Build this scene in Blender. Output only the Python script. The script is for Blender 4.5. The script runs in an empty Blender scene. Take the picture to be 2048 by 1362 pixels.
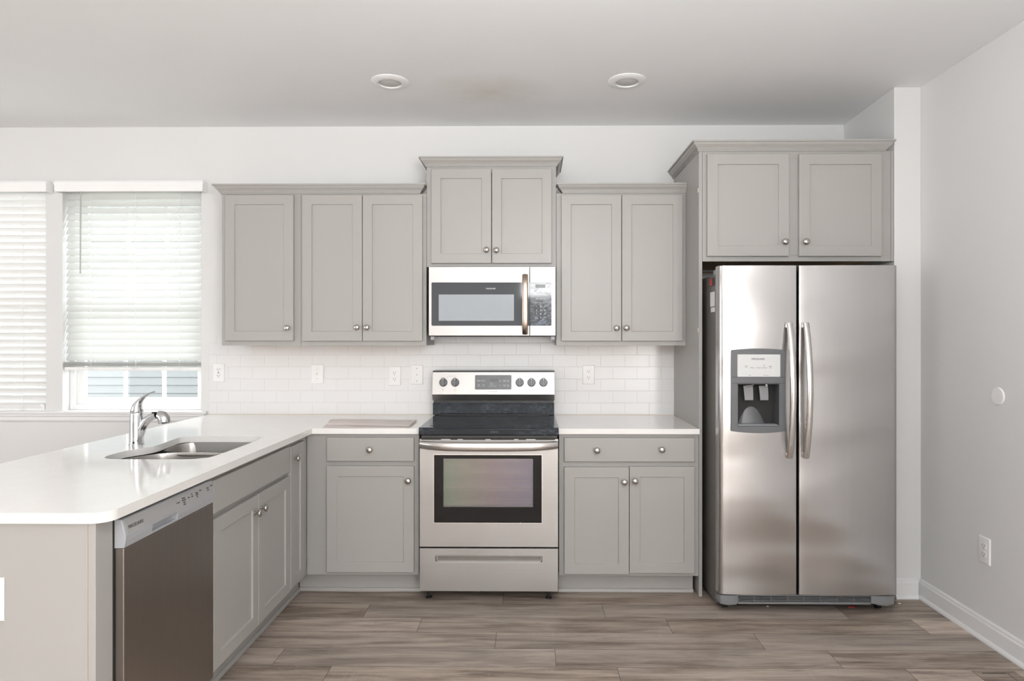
import bpy, bmesh, math, random
from mathutils import Matrix, Vector
random.seed(7)
PI = math.pi
C = bpy.context.scene.collection
sc = bpy.context.scene

# ------------------------------------------------------------------ camera
F, CX, CY, DIST, EYE = 1320.0, 1048.0, 676.0, 4.224, 1.4045
YAW = 14.0 / F
cam = bpy.data.cameras.new('camera'); co = bpy.data.objects.new('camera', cam); C.objects.link(co)
co.location = (0, -DIST, EYE); co.rotation_euler = (PI/2, 0, YAW)
cam.sensor_width = 36; cam.lens = F / 2048 * 36
cam.shift_x = (1024 - CX) / 2048; cam.shift_y = (CY - 681) / 2048
cam.clip_start = .05; cam.clip_end = 200
sc.camera = co
# ------------------------------------------------------------------ light
w = bpy.data.worlds.new('sky'); sc.world = w; w.use_nodes = True
bg = w.node_tree.nodes['Background']; bg.inputs[0].default_value = (.97, .985, 1, 1); bg.inputs[1].default_value = 19.0
def area(name, loc, rot, sx, sy, power, col):
    l = bpy.data.lights.new(name, 'AREA'); l.shape = 'RECTANGLE'; l.size = sx; l.size_y = sy; l.energy = power; l.color = col
    o = bpy.data.objects.new(name, l); C.objects.link(o); o.location = loc; o.rotation_euler = rot; return o
area('rear_window_light', (-.3, -9.95, 1.5), (PI/2, 0, 0), 4.6, 2.1, 85, (1, .995, .985))
area('left_fill_light', (-7.45, -5.0, 1.42), (PI/2, 0, -PI/2), 5.5, 2.2, 150, (.97, .985, 1))  # added fill, no window in this wall; lifts right wall and refrigerator
area('right_fill_light', (2.07, -7.7, 1.45), (PI/2, 0, PI/2), 3.0, 2.1, 260, (1, .99, .98))  # fill added to brighten the dim peninsula fronts, no opening here
area('rear_uplight_fill', (-1.0, -7.2, 1.7), (PI, 0, 0), 1.6, 1.6, 170, (1, .99, .98))  # invented uplight behind the camera, added to brighten the ceiling
area('forward_uplight_fill', (.25, -3.75, 1.95), (PI - math.radians(25), 0, 0), .7, .5, 70, (.98, .99, 1))  # unseen lamp added above the camera to lift back wall and cabinets
sc.view_settings.view_transform = 'Standard'; sc.view_settings.look = 'None'
sc.view_settings.exposure = -0.2; sc.view_settings.gamma = 1; sc.view_settings.use_curve_mapping = False
sc.cycles.use_denoising = True
sc.cycles.max_bounces = 10; sc.cycles.diffuse_bounces = 6; sc.cycles.glossy_bounces = 5; sc.cycles.transmission_bounces = 6
sc.cycles.sample_clamp_indirect = 8; sc.cycles.caustics_reflective = False; sc.cycles.caustics_refractive = False

# ------------------------------------------------------------------ measuring: pixel -> (x, z) on the vertical plane d metres in front of the back wall
def at(px, py, d):
    u = (px - CX) / F
    dx = u * math.cos(YAW) - math.sin(YAW); dy = u * math.sin(YAW) + math.cos(YAW)
    t = (DIST - d) / dy
    return t * dx, EYE - t * (py - CY) / F
def ax(px, d): return at(px, 700, d)[0]
def az(py, d, px=1062): return at(px, py, d)[1]

# ------------------------------------------------------------------ materials
def mat(name, col, rough=.5, metal=0, spec=.5, **kw):
    m = bpy.data.materials.new(name); m.use_nodes = True
    b = m.node_tree.nodes['Principled BSDF']
    b.inputs['Base Color'].default_value = (*col, 1); b.inputs['Roughness'].default_value = rough
    b.inputs['Metallic'].default_value = metal; b.inputs['Specular IOR Level'].default_value = spec
    for k, v in kw.items(): b.inputs[k.replace('_', ' ')].default_value = v
    return m
class N:
    def __init__(s, m): s.t = m.node_tree; s.b = s.t.nodes['Principled BSDF']
    def n(s, typ, **kw):
        x = s.t.nodes.new(typ)
        for k, v in kw.items():
            if k.startswith('i_'): x.inputs[k[2:].replace('_', ' ')].default_value = v
            else: setattr(x, k, v)
        return x
    def l(s, a, b): s.t.links.new(a, b)
    def coord(s, scale=(1, 1, 1), loc=(0, 0, 0), kind='Object'):
        tc = s.n('ShaderNodeTexCoord'); mp = s.n('ShaderNodeMapping')
        mp.inputs['Scale'].default_value = scale; mp.inputs['Location'].default_value = loc
        s.l(tc.outputs[kind], mp.inputs['Vector']); return mp.outputs[0]
    def noise(s, vec, scale=5, detail=3, rough=.5, dist=0):
        x = s.n('ShaderNodeTexNoise'); x.inputs['Scale'].default_value = scale; x.inputs['Detail'].default_value = detail
        x.inputs['Roughness'].default_value = rough; x.inputs['Distortion'].default_value = dist
        s.l(vec, x.inputs['Vector']); return x.outputs['Fac']
    def ramp(s, fac, stops):
        r = s.n('ShaderNodeValToRGB'); e = r.color_ramp.elements
        while len(e) < len(stops): e.new(.5)
        for k, (p, c) in enumerate(stops): e[k].position = p; e[k].color = (*c, 1) if len(c) == 3 else c
        s.l(fac, r.inputs[0]); return r.outputs[0]
    def mix(s, fac, a, b, mode='MIX'):
        x = s.n('ShaderNodeMix', data_type='RGBA', blend_type=mode)
        for sock, v in ((x.inputs[0], fac), (x.inputs[6], a), (x.inputs[7], b)):
            if isinstance(v, (int, float)): sock.default_value = v
            elif isinstance(v, tuple): sock.default_value = (*v, 1)
            else: s.l(v, sock)
        return x.outputs[2]
    def math(s, op, a, b=None, c=None):
        x = s.n('ShaderNodeMath', operation=op)
        for k, v in enumerate((a, b, c)):
            if v is None: continue
            if isinstance(v, (int, float)): x.inputs[k].default_value = v
            else: s.l(v, x.inputs[k])
        return x.outputs[0]
    def bump(s, h, strength=.2, dist=.001, normal=None):
        x = s.n('ShaderNodeBump'); x.inputs['Strength'].default_value = strength; x.inputs['Distance'].default_value = dist
        s.l(h, x.inputs['Height'])
        if normal is not None: s.l(normal, x.inputs['Normal'])
        s.l(x.outputs[0], s.b.inputs['Normal']); return x.outputs[0]

def paint(name, col, rough=.5, bs=.08, scale=90, spec=.4):
    m = mat(name, col, rough, spec=spec); n = N(m); v = n.coord()
    n.bump(n.noise(v, scale, 4), bs, .0006)
    f = n.noise(v, 1.7, 3)
    n.l(n.mix(f, tuple(c*.975 for c in col), tuple(min(1, c*1.02) for c in col)), n.b.inputs['Base Color'])
    return m
M = {}
M['wall'] = paint('wall_paint', (.70, .702, .70), .55, .12)
M['trim'] = paint('trim_paint', (.76, .765, .77), .3, .03)
M['cab'] = paint('cabinet_paint', (.375, .365, .348), .38, .03, 60, .45)
M['cabin'] = paint('cabinet_frame_paint', (.355, .347, .332), .42, .03, 60, .45)
M['plastic'] = mat('white_plastic', (.80, .80, .80), .3)
M['slot'] = mat('outlet_slot_dark', (.04, .035, .03), .6)
M['blindp'] = mat('blind_plastic', (.86, .865, .86), .4)
M['cord'] = mat('cord_white', (.85, .85, .83), .7)
M['grey_wand'] = mat('wand_plastic', (.42, .42, .41), .35)
M['black'] = mat('black_plastic', (.018, .018, .02), .35)
M['rubber'] = mat('gasket_dark', (.02, .018, .018), .7)
M['silver'] = mat('silver_plastic', (.36, .37, .39), .34)
M['grille'] = mat('grille_grey', (.20, .205, .215), .35)
M['louvre'] = mat('louvre_grey', (.16, .165, .17), .4)
M['silver_face'] = mat('silver_plastic_face', (.32, .315, .31), .38)
M['darkgrey'] = mat('dark_grey_plastic', (.125, .13, .137), .3)
M['cavity'] = mat('cavity_grey', (.085, .09, .095), .28)
M['paddle'] = mat('paddle_grey', (.24, .235, .25), .25)
M['panelwhite'] = mat('control_panel_pale', (.62, .63, .63), .3)
M['ink'] = mat('printed_ink', (.03, .03, .035), .5)
M['inkgrey'] = mat('printed_ink_grey', (.16, .15, .14), .5)
M['inkwhite'] = mat('printed_white', (.75, .78, .80), .5)
M['chrome'] = mat('polished_chrome', (.62, .63, .65), .07, 1)
M['nickel'] = mat('brushed_nickel', (.53, .50, .46), .24, 1)
M['wood'] = paint('raw_plywood', (.52, .33, .17), .6, .1, 40)
M['seam'] = mat('raw_edge_tan', (.45, .33, .24), .7)
M['red'] = mat('red_print', (.55, .03, .035), .4)
M['labelw'] = mat('label_paper', (.74, .72, .74), .5)
M['glass'] = mat('window_glass', (1, 1, 1), .0, Transmission_Weight=1.0, IOR=1.02)
M['vinyl'] = mat('window_vinyl', (.88, .89, .89), .35)
M['caulk'] = mat('caulk', (.62, .55, .47), .5)

# ceiling with the faint brown cooking stain
m = paint('ceiling_paint', (.84, .852, .862), .7, .2, 60, .2); n = N(m); M['ceil'] = m
v = n.coord(loc=(.24, .60, 0)); g = n.n('ShaderNodeTexGradient', gradient_type='SPHERICAL')
mp = n.n('ShaderNodeMapping'); mp.inputs['Scale'].default_value = (2.6, 3.6, 0); n.l(v, mp.inputs[0]); n.l(mp.outputs[0], g.inputs[0])
f = n.math('MULTIPLY', g.outputs[1], n.noise(v, 6, 3)); f = n.math('MULTIPLY', f, .62)
old = n.b.inputs['Base Color'].links[0].from_socket
n.l(n.mix(f, old, (.52, .43, .33)), n.b.inputs['Base Color'])

# quartz
m = mat('white_quartz', (.74, .725, .70), .10, spec=.5); n = N(m); M['quartz'] = m; v = n.coord()
vo = n.n('ShaderNodeTexVoronoi'); vo.inputs['Scale'].default_value = 190; n.l(v, vo.inputs['Vector'])
sp = n.math('LESS_THAN', vo.outputs['Distance'], .21)
pick = n.n('ShaderNodeSeparateColor'); n.l(vo.outputs['Color'], pick.inputs[0])
sp = n.math('MULTIPLY', sp, n.math('GREATER_THAN', pick.outputs[0], .80))
spc = n.mix(pick.outputs[1], (.38, .33, .29), (.92, .92, .92))
base = n.mix(n.noise(v, 14, 5), (.79, .78, .76), (.84, .83, .815))
n.l(n.mix(n.math('MULTIPLY', sp, .75), base, spc), n.b.inputs['Base Color'])

# subway tile
m = mat('subway_tile', (.78, .78, .78), .08, spec=.5); n = N(m); M['tile'] = m
PW, PH = .154, .0765
def brick(vec):
    b = n.n('ShaderNodeTexBrick', offset=.5, offset_frequency=2, squash=1)
    for k, val in (('Scale', 1), ('Mortar Size', .0011), ('Mortar Smooth', .25), ('Bias', 0), ('Brick Width', PW), ('Row Height', PH)):
        b.inputs[k].default_value = val
    b.inputs['Color1'].default_value = (.74, .745, .75, 1); b.inputs['Color2'].default_value = (.73, .732, .737, 1)
    b.inputs['Mortar'].default_value = (.60, .59, .575, 1); n.l(vec, b.inputs['Vector']); return b
tc = n.n('ShaderNodeTexCoord'); sx = n.n('ShaderNodeSeparateXYZ'); n.l(tc.outputs['Object'], sx.inputs[0]); cb = n.n('ShaderNodeCombineXYZ')
n.l(n.math('ADD', sx.outputs[0], .555 + PW*20), cb.inputs[0]); n.l(n.math('ADD', sx.outputs[2], -.914 + PH*6), cb.inputs[1])
b = brick(cb.outputs[0]); n.l(b.outputs['Color'], n.b.inputs['Base Color'])
n.l(n.math('MULTIPLY_ADD', b.outputs['Fac'], .5, .17), n.b.inputs['Roughness'])
bn = n.bump(n.math('SUBTRACT', 1, b.outputs['Fac']), .55, .0012)
b2 = n.noise(n.coord(), 9, 2); n.bump(b2, .06, .01, bn)

# stainless
def steel(name, col, rough, grain=(1, 1, 260), wave=0.0, wavescale=(1.2, 1.2, 2.2), smudge=.06, plain=False):
    m = mat(name, col, rough, 1); n = N(m); v = n.coord(grain)
    g = n.noise(v, 2, 2, .6)
    b1 = None
    if wave:
        wn = n.noise(n.coord(wavescale), 1.0, 1, .4, 0); b1 = n.bump(wn, wave, .05, b1)
    if plain:
        n.l(n.mix(g, tuple(c*(1-smudge) for c in col), tuple(min(1, c*(1+smudge)) for c in col)), n.b.inputs['Base Color']); return m
    s = n.noise(n.coord((1, 1, .6)), 3.2, 5, .65)
    n.l(n.math('MULTIPLY_ADD', s, .18, rough - .06), n.b.inputs['Roughness'])
    n.l(n.mix(n.math('MULTIPLY_ADD', g, .5, n.math('MULTIPLY', s, .5)), tuple(c*(1-smudge*1.6) for c in col), tuple(min(1, c*(1+smudge)) for c in col)), n.b.inputs['Base Color'])
    return m
M['steel'] = steel('brushed_steel', (.44, .425, .413), .38, (1, 1, 260), .12, (2, 2, 3))
M['fsteel'] = steel('brushed_steel_fridge', (.535, .52, .515), .24, (16, 16, .4), .45, (1.1, 1.1, 3.6), .035, True)
M['dwsteel'] = steel('brushed_steel_dark', (.31, .275, .25), .34, (90, 90, 1), .1, (2, 2, 2), .12)
M['sinksteel'] = steel('sink_steel', (.50, .48, .46), .30, (40, 40, 40), .0, smudge=.15)
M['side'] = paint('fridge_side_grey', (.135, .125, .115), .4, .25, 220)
M['handle'] = steel('handle_steel', (.66, .64, .62), .22, (1, 1, 200), 0)
M['bronze'] = steel('handle_satin_warm', (.56, .46, .385), .27, (1, 1, 200), 0)

def blackglass(name, col, smear, rough=.06, right_bias=True):
    m = mat(name, col, rough, spec=.22); n = N(m); v = n.coord((1, 1, 2.2))
    s = n.noise(v, 26, 6, .72, 1.6); s2 = n.noise(n.coord((.7, .7, 1)), 3.0, 2)
    f = n.math('MULTIPLY', n.ramp(s, [(.47, (0, 0, 0)), (.68, (1, 1, 1))]), n.ramp(s2, [(.42, (0, 0, 0)), (.66, (1, 1, 1))]))
    f = n.math('MULTIPLY', f, smear)
    n.l(n.mix(f, col, (.20, .25, .31)), n.b.inputs['Base Color'])
    n.l(n.math('MULTIPLY_ADD', f, .4, rough), n.b.inputs['Roughness']); return m
M['bglass'] = blackglass('black_enamel_smudged', (.022, .027, .033), .7)
M['cooktop'] = blackglass('cooktop_glass', (.020, .024, .029), .45, .12)
M['mglass'] = blackglass('microwave_glass', (.045, .05, .057), .0)
M['cpanel'] = blackglass('keypad_smudged', (.055, .058, .066), 1.0)
M['oglass'] = blackglass('oven_glass', (.014, .013, .013), .06)
M['mwin'] = mat('microwave_screen', (.33, .36, .39), .10, spec=.3)
# oven inner pane: iridescent reflection, green to violet, painted into its base colour
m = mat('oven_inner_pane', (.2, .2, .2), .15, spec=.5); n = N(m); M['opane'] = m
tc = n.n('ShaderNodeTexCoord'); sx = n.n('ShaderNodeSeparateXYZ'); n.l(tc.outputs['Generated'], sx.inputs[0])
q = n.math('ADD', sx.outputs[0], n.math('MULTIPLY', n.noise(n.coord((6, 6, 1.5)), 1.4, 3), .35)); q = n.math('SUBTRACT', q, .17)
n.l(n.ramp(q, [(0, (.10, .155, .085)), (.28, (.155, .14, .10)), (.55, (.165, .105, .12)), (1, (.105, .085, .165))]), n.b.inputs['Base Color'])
m = bpy.data.materials.new('oven_clear_glass'); m.use_nodes = True; t = m.node_tree; t.nodes.clear(); M['clear'] = m
o_ = t.nodes.new('ShaderNodeOutputMaterial'); mx = t.nodes.new('ShaderNodeMixShader'); tr = t.nodes.new('ShaderNodeBsdfTransparent'); gl = t.nodes.new('ShaderNodeBsdfGlossy')
gl.inputs['Roughness'].default_value = .06; mx.inputs[0].default_value = .10
t.links.new(tr.outputs[0], mx.inputs[1]); t.links.new(gl.outputs[0], mx.inputs[2]); t.links.new(mx.outputs[0], o_.inputs[0])
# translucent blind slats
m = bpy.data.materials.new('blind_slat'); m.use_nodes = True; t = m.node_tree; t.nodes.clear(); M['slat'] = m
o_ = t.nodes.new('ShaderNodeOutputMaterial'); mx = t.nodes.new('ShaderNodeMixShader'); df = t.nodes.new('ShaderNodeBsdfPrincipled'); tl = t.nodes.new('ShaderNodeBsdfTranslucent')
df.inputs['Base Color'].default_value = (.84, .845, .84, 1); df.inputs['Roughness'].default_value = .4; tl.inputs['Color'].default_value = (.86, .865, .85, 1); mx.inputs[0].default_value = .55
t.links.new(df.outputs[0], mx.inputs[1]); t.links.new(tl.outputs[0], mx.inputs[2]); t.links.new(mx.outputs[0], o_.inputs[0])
M['slat_shaded'] = m.copy(); M['slat_shaded'].name = 'blind_slat_shaded'; [setattr(x_.inputs[0], 'default_value', .03) for x_ in M['slat_shaded'].node_tree.nodes if x_.type == 'MIX_SHADER']  # same slat with translucency cut, so the left blind looks shaded
# window pane: thin clear sheet
m = bpy.data.materials.new('pane_glass'); m.use_nodes = True; t = m.node_tree; t.nodes.clear(); M['pane'] = m
o_ = t.nodes.new('ShaderNodeOutputMaterial'); mx = t.nodes.new('ShaderNodeMixShader'); tr = t.nodes.new('ShaderNodeBsdfTransparent'); gl = t.nodes.new('ShaderNodeBsdfGlossy')
tr.inputs[0].default_value = (.93, .95, .95, 1); gl.inputs['Roughness'].default_value = .02; mx.inputs[0].default_value = .03
t.links.new(tr.outputs[0], mx.inputs[1]); t.links.new(gl.outputs[0], mx.inputs[2]); t.links.new(mx.outputs[0], o_.inputs[0])
M['siding'] = paint('grey_siding', (.066, .0685, .070), .7, .2)
M['ground'] = paint('outdoor_ground', (.30, .30, .27), .9, .3)
M['mat'] = paint('pinkish_vinyl_sheet', (.70, .635, .615), .45, .1)
M['crumb'] = mat('crumb', (.7, .62, .5), .8)

# weathered plank floor
m = mat('plank_floor', (.3, .26, .23), .42, spec=.35); n = N(m); M['plank'] = m
at_ = n.n('ShaderNodeAttribute', attribute_name='plank'); sp_ = n.n('ShaderNodeSeparateColor'); n.l(at_.outputs['Color'], sp_.inputs[0])
tc = n.n('ShaderNodeTexCoord'); off = n.n('ShaderNodeVectorMath', operation='MULTIPLY_ADD')
n.l(at_.outputs['Color'], off.inputs[0]); off.inputs[1].default_value = (37, 19, 11); n.l(tc.outputs['Object'], off.inputs[2])
def mapped(scale):
    mp = n.n('ShaderNodeMapping'); mp.inputs['Scale'].default_value = scale; n.l(off.outputs[0], mp.inputs[0]); return mp.outputs[0]
g1 = n.noise(mapped((.85, 9, 1)), 2.2, 8, .70, .35)
g2 = n.noise(mapped((3.0, 90, 1)), 2.0, 5, .7, .3)
g3 = n.noise(mapped((.9, 5, 1)), 1.6, 3, .6)
saw = n.noise(mapped((95, 3.5, 1)), 1.0, 2)
c1 = n.ramp(g1, [(.30, (.10, .072, .055)), (.42, (.27, .21, .168)), (.54, (.47, .385, .32)), (.70, (.63, .54, .465))])
c2 = n.mix(n.ramp(g2, [(.3, (0, 0, 0)), (.62, (1, 1, 1))]), (.55, .52, .50), (1.06, 1.05, 1.04))
c = n.mix(.5, c1, c2, 'MULTIPLY')
grey = n.ramp(g3, [(.3, (.34, .30, .275)), (.7, (.58, .53, .49))])
c = n.mix(n.math('MULTIPLY_ADD', sp_.outputs[0], .38, .02), c, grey)
tone = n.math('MULTIPLY_ADD', sp_.outputs[1], .55, .76)
tn = n.n('ShaderNodeCombineColor'); [n.l(tone, tn.inputs[k]) for k in range(3)]
c = n.mix(1.0, c, tn.outputs[0], 'MULTIPLY')
sm = n.math('MULTIPLY', n.ramp(saw, [(.60, (0, 0, 0)), (.70, (1, 1, 1))]), n.ramp(g3, [(.55, (0, 0, 0)), (.70, (1, 1, 1))]))
c = n.mix(n.math('MULTIPLY', sm, .22), c, (.66, .60, .55))
n.l(c, n.b.inputs['Base Color']); n.l(n.math('MULTIPLY_ADD', g2, .2, .32), n.b.inputs['Roughness'])
n.bump(g2, .12, .001)
M['gap'] = mat('plank_gap', (.045, .035, .03), .8)

# ------------------------------------------------------------------ geometry helpers
class MB:
    def __init__(s, T=None): s.bm = bmesh.new(); s.T = T or Matrix()
    def v(s, p): return s.bm.verts.new(s.T @ Vector(p))
    def box(s, x0, x1, y0, y1, z0, z1):
        x0, x1 = sorted((x0, x1)); y0, y1 = sorted((y0, y1)); z0, z1 = sorted((z0, z1))
        p = [s.v(q) for q in ((x0,y0,z0),(x1,y0,z0),(x1,y1,z0),(x0,y1,z0),(x0,y0,z1),(x1,y0,z1),(x1,y1,z1),(x0,y1,z1))]
        for f in ((0,3,2,1),(4,5,6,7),(0,1,5,4),(1,2,6,5),(2,3,7,6),(3,0,4,7)): s.bm.faces.new([p[i] for i in f])
        return s
    def loft(s, rings, caps=True, closed=True):
        R = [[s.v(p) for p in r] for r in rings]; k = len(R[0])
        for a, b in zip(R, R[1:]):
            for i in range(k if closed else k-1):
                j = (i+1) % k; s.bm.faces.new((a[i], a[j], b[j], b[i]))
        if caps and closed: s.bm.faces.new(R[0][::-1]); s.bm.faces.new(R[-1])
        return s
    def prism(s, poly, axis, a, b):
        f = {'x': lambda p, t: (t, p[0], p[1]), 'y': lambda p, t: (p[0], t, p[1]), 'z': lambda p, t: (p[0], p[1], t)}[axis]
        return s.loft([[f(p, a) for p in poly], [f(p, b) for p in poly]])
    def lathe(s, prof, c, d=(0, 0, 1), seg=24):
        d = Vector(d).normalized(); q = Vector((0, 0, 1)).rotation_difference(d); c = Vector(c)
        s.loft([[c + q @ Vector((r*math.cos(2*PI*k/seg), r*math.sin(2*PI*k/seg), h)) for k in range(seg)] for r, h in prof]); return s
    def tube(s, pts, rad, seg=12, side=None):
        # rad: number, list, or list of (a, b) for flattened sections; side = direction of a
        pts = [Vector(p) for p in pts]; k = len(pts); rings = []
        up = Vector(side) if side else None
        for i, p in enumerate(pts):
            t = (pts[min(i+1, k-1)] - pts[max(i-1, 0)]).normalized()
            if up is None: up = t.orthogonal()
            a = (up - t*up.dot(t)).normalized(); b = t.cross(a); 
            if not side: up = a
            r = rad[i] if isinstance(rad, list) else rad
            ra, rb = r if isinstance(r, tuple) else (r, r)
            rings.append([p + a*ra*math.cos(2*PI*j/seg) + b*rb*math.sin(2*PI*j/seg) for j in range(seg)])
        return s.loft(rings)
    def sweep(s, prof, path, side=1):
        # prof: (out, up); path: xy points, mitred; out is to the right of travel when side=1
        P = [Vector(p) for p in path]; rings = []
        for i, p in enumerate(P):
            ns = []
            for a, b in ((i-1, i), (i, i+1)):
                if a >= 0 and b < len(P):
                    t = (P[b].xy - P[a].xy).normalized(); ns.append(Vector((t.y, -t.x))*side)
            m_ = ns[0] if len(ns) == 1 else (ns[0]+ns[1]) / (1 + ns[0].dot(ns[1]))
            rings.append([(p.x + m_.x*o, p.y + m_.y*o, p.z + h) for o, h in prof])
        return s.loft(rings)
ROOTM = {}
def link(name, me, m, parent, bevel, smooth):
    mats = m if isinstance(m, (list, tuple)) else [m]
    for x in mats: me.materials.append(M[x] if isinstance(x, str) else x)
    if smooth:
        for p in me.polygons: p.use_smooth = True
        me.set_sharp_from_angle(angle=math.radians(38))
    o = bpy.data.objects.new(name, me); C.objects.link(o)
    if parent is not None:
        o.parent = parent; ROOTM[o.name] = ROOTM[parent.name]
    else: ROOTM[o.name] = Matrix()
    if bevel:
        b = o.modifiers.new('bevel', 'BEVEL'); b.width = bevel; b.segments = 2; b.limit_method = 'ANGLE'; b.angle_limit = math.radians(40)
    return o
def obj(name, mb, m, parent=None, bevel=0.0, smooth=True, cut=None):
    bm = mb.bm
    bmesh.ops.recalc_face_normals(bm, faces=bm.faces)
    if cut is not None:
        for c in (cut if isinstance(cut, list) else [cut]): bm = boolean(bm, c.bm)
    if parent is not None: bm.transform(ROOTM[parent.name].inverted())
    me = bpy.data.meshes.new(name); bm.to_mesh(me); bm.free()
    return link(name, me, m, parent, bevel, smooth)
def boolean(bm, cb):
    bmesh.ops.recalc_face_normals(cb, faces=cb.faces)
    ma = bpy.data.meshes.new('tmp_a'); bm.to_mesh(ma); bm.free(); mb_ = bpy.data.meshes.new('tmp_b'); cb.to_mesh(mb_); cb.free()
    a = bpy.data.objects.new('tmp_a', ma); b = bpy.data.objects.new('tmp_b', mb_); C.objects.link(a); C.objects.link(b)
    md = a.modifiers.new('b', 'BOOLEAN'); md.operation = 'DIFFERENCE'; md.object = b; md.solver = 'EXACT'
    bpy.context.view_layer.update()
    r = bpy.data.meshes.new_from_object(a.evaluated_get(bpy.context.evaluated_depsgraph_get()))
    out = bmesh.new(); out.from_mesh(r)
    bpy.data.objects.remove(a); bpy.data.objects.remove(b)
    for x in (ma, mb_, r): bpy.data.meshes.remove(x)
    return out
def tag(o, label, cat, group=None):
    o['label'] = label; o['category'] = cat
    if group: o['group'] = group
    return o
def thing(name, label, cat, loc, rotz=0, group=None):
    o = bpy.data.objects.new(name, None); C.objects.link(o); o.empty_display_size = .05
    o.location = loc; o.rotation_euler = (0, 0, rotz)
    ROOTM[o.name] = Matrix.Translation(loc) @ Matrix.Rotation(rotz, 4, 'Z'); return tag(o, label, cat, group)
def struct(name, mb, m, parent=None, bevel=0, smooth=False, cut=None):
    o = obj(name, mb, m, parent, bevel, smooth, cut)
    if parent is None: o['kind'] = 'structure'
    return o
def text(name, s, T, size, m, parent, align='CENTER', depth=.0003):
    # T: world matrix; text lies in local xy facing +z
    cu = bpy.data.curves.new(name, 'FONT'); cu.body = s; cu.size = size; cu.align_x = align; cu.align_y = 'CENTER'; cu.extrude = depth; cu.space_character = 1.05; cu.resolution_u = 3
    o = bpy.data.objects.new('tmp', cu); C.objects.link(o); bpy.context.view_layer.update()
    me = bpy.data.meshes.new_from_object(o.evaluated_get(bpy.context.evaluated_depsgraph_get()))
    bpy.data.objects.remove(o); bpy.data.curves.remove(cu)
    me.transform(ROOTM[parent.name].inverted() @ T); me.name = name
    me.materials.clear()
    return link(name, me, m, parent, 0, False)
def face_front(x, y, z): return Matrix.Translation((x, y, z)) @ Matrix.Rotation(PI/2, 4, 'X')
def face_side(x, y, z): return Matrix.Translation((x, y, z)) @ Matrix.Rotation(PI/2, 4, 'Z') @ Matrix.Rotation(PI/2, 4, 'X')
def rrect(x0, x1, z0, z1, r, seg=5):
    pts = []
    for cx, cz, a0 in ((x1-r, z1-r, 0), (x0+r, z1-r, 90), (x0+r, z0+r, 180), (x1-r, z0+r, 270)):
        for k in range(seg+1):
            a = math.radians(a0 + 90*k/seg); pts.append((cx + r*math.cos(a), cz + r*math.sin(a)))
    return pts

# ------------------------------------------------------------------ the room
XR, XL, YR, ZC = 2.109, -7.5, -10.0, 2.762
XN0, XN1, DN = ax(1688, 0), ax(1788.5, .633), .633         # nook return wall beside the refrigerator
# floor planks
PWD, PLN = .1647, 1.22
bm = bmesh.new(); col = bm.loops.layers.color.new('plank')
y_ref = 2.982 - DIST                                        # a plank seam measured on the photograph
offs = {0: .1075, 1: .367, -1: 1.056, -2: .673, -3: .373, -4: -.15}
row = 12
for r in range(-8, 56):
    y1 = y_ref - r*PWD; y0 = y1 - PWD
    if y1 > .0: y1 = .0
    if y0 >= y1: continue
    y0 = max(y0, YR)
    if y0 >= y1: continue
    o = offs.get(r, offs[1] + .28*(r-1) if r > 1 else .3*r); xs = XL
    k0 = math.floor((XL - o)/PLN)
    for k in range(k0, k0+12):
        a, b_ = max(XL, o + k*PLN), min(XR, o + (k+1)*PLN)
        if b_ - a < .01: continue
        g = .0009; rc = (random.random(), random.random(), random.random(), 1)
        if (r, k) == (2, 0): pass
        vs = [bm.verts.new(p) for p in ((a+g, y0+g, 0), (b_-g, y0+g, 0), (b_-g, y1-g, 0), (a+g, y1-g, 0))]
        f = bm.faces.new(vs); f.material_index = 0
        for lp in f.loops: lp[col] = rc
vs = [bm.verts.new(p) for p in ((XL, YR, -.0012), (XR, YR, -.0012), (XR, 0, -.0012), (XL, 0, -.0012))]
f = bm.faces.new(vs); f.material_index = 1
vs = [[bm.verts.new(p) for p in ((XL, YR, h), (XR, YR, h), (XR, 0, h), (XL, 0, h))] for h in (-.0013, -.05)]
bm.faces.new(vs[1][::-1]).material_index = 1
me = bpy.data.meshes.new('floor'); bm.to_mesh(me); bm.free()
fl = link('floor', me, ['plank', 'gap'], None, 0, False); fl['kind'] = 'structure'
struct('ceiling', MB().box(XL-.12, XR+.12, YR-.12, .16, ZC, ZC+.1), 'ceil')
# back wall with the two window openings
WZ0, WZ1 = .935, 2.35
W = [(ax(125, 0), ax(402.5, 0)), (ax(125, 0) - .104 - .888, ax(92, 0))]
mb = MB(); T = .155
xs = [XL-.12, W[1][0], W[1][1], W[0][0], W[0][1], XR+.12]
mb.box(xs[0], xs[-1], 0, T, 0, WZ0); mb.box(xs[0], xs[-1], 0, T, WZ1, ZC)
for a, b_ in ((0, 1), (2, 3), (4, 5)): mb.box(xs[a], xs[b_], 0, T, WZ0, WZ1)
struct('wall_back', mb, 'wall')
struct('wall_right', MB().box(XR, XR+.12, YR-.12, 0, 0, ZC), 'wall')
struct('wall_left', MB().box(XL-.12, XL, YR-.12, 0, 0, ZC), 'wall')
struct('wall_rear', MB().box(XL, XR, YR-.12, YR, 0, ZC), 'wall')
struct('wall_nook', MB().prism([(XN0, 0), (XN1, -DN), (XR, -DN), (XR, 0)], 'z', 0, ZC), 'wall', bevel=.003)
# tiled backsplash
XT0 = ax(419, 0); XT1 = ax(1352, 0)
bz = az(691, .322)
struct('wall_backsplash', MB().box(XT0, XT1+.01, -.008, 0, .914, az(672, 0)), 'tile')
struct('trim_1', MB().box(XT0-.004, XT0, -.010, 0, .914, az(672, 0)), 'trim')
struct('trim_2', MB().box(XT0, XT1+.01, -.012, -.008, .914, .9175), 'caulk')

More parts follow.
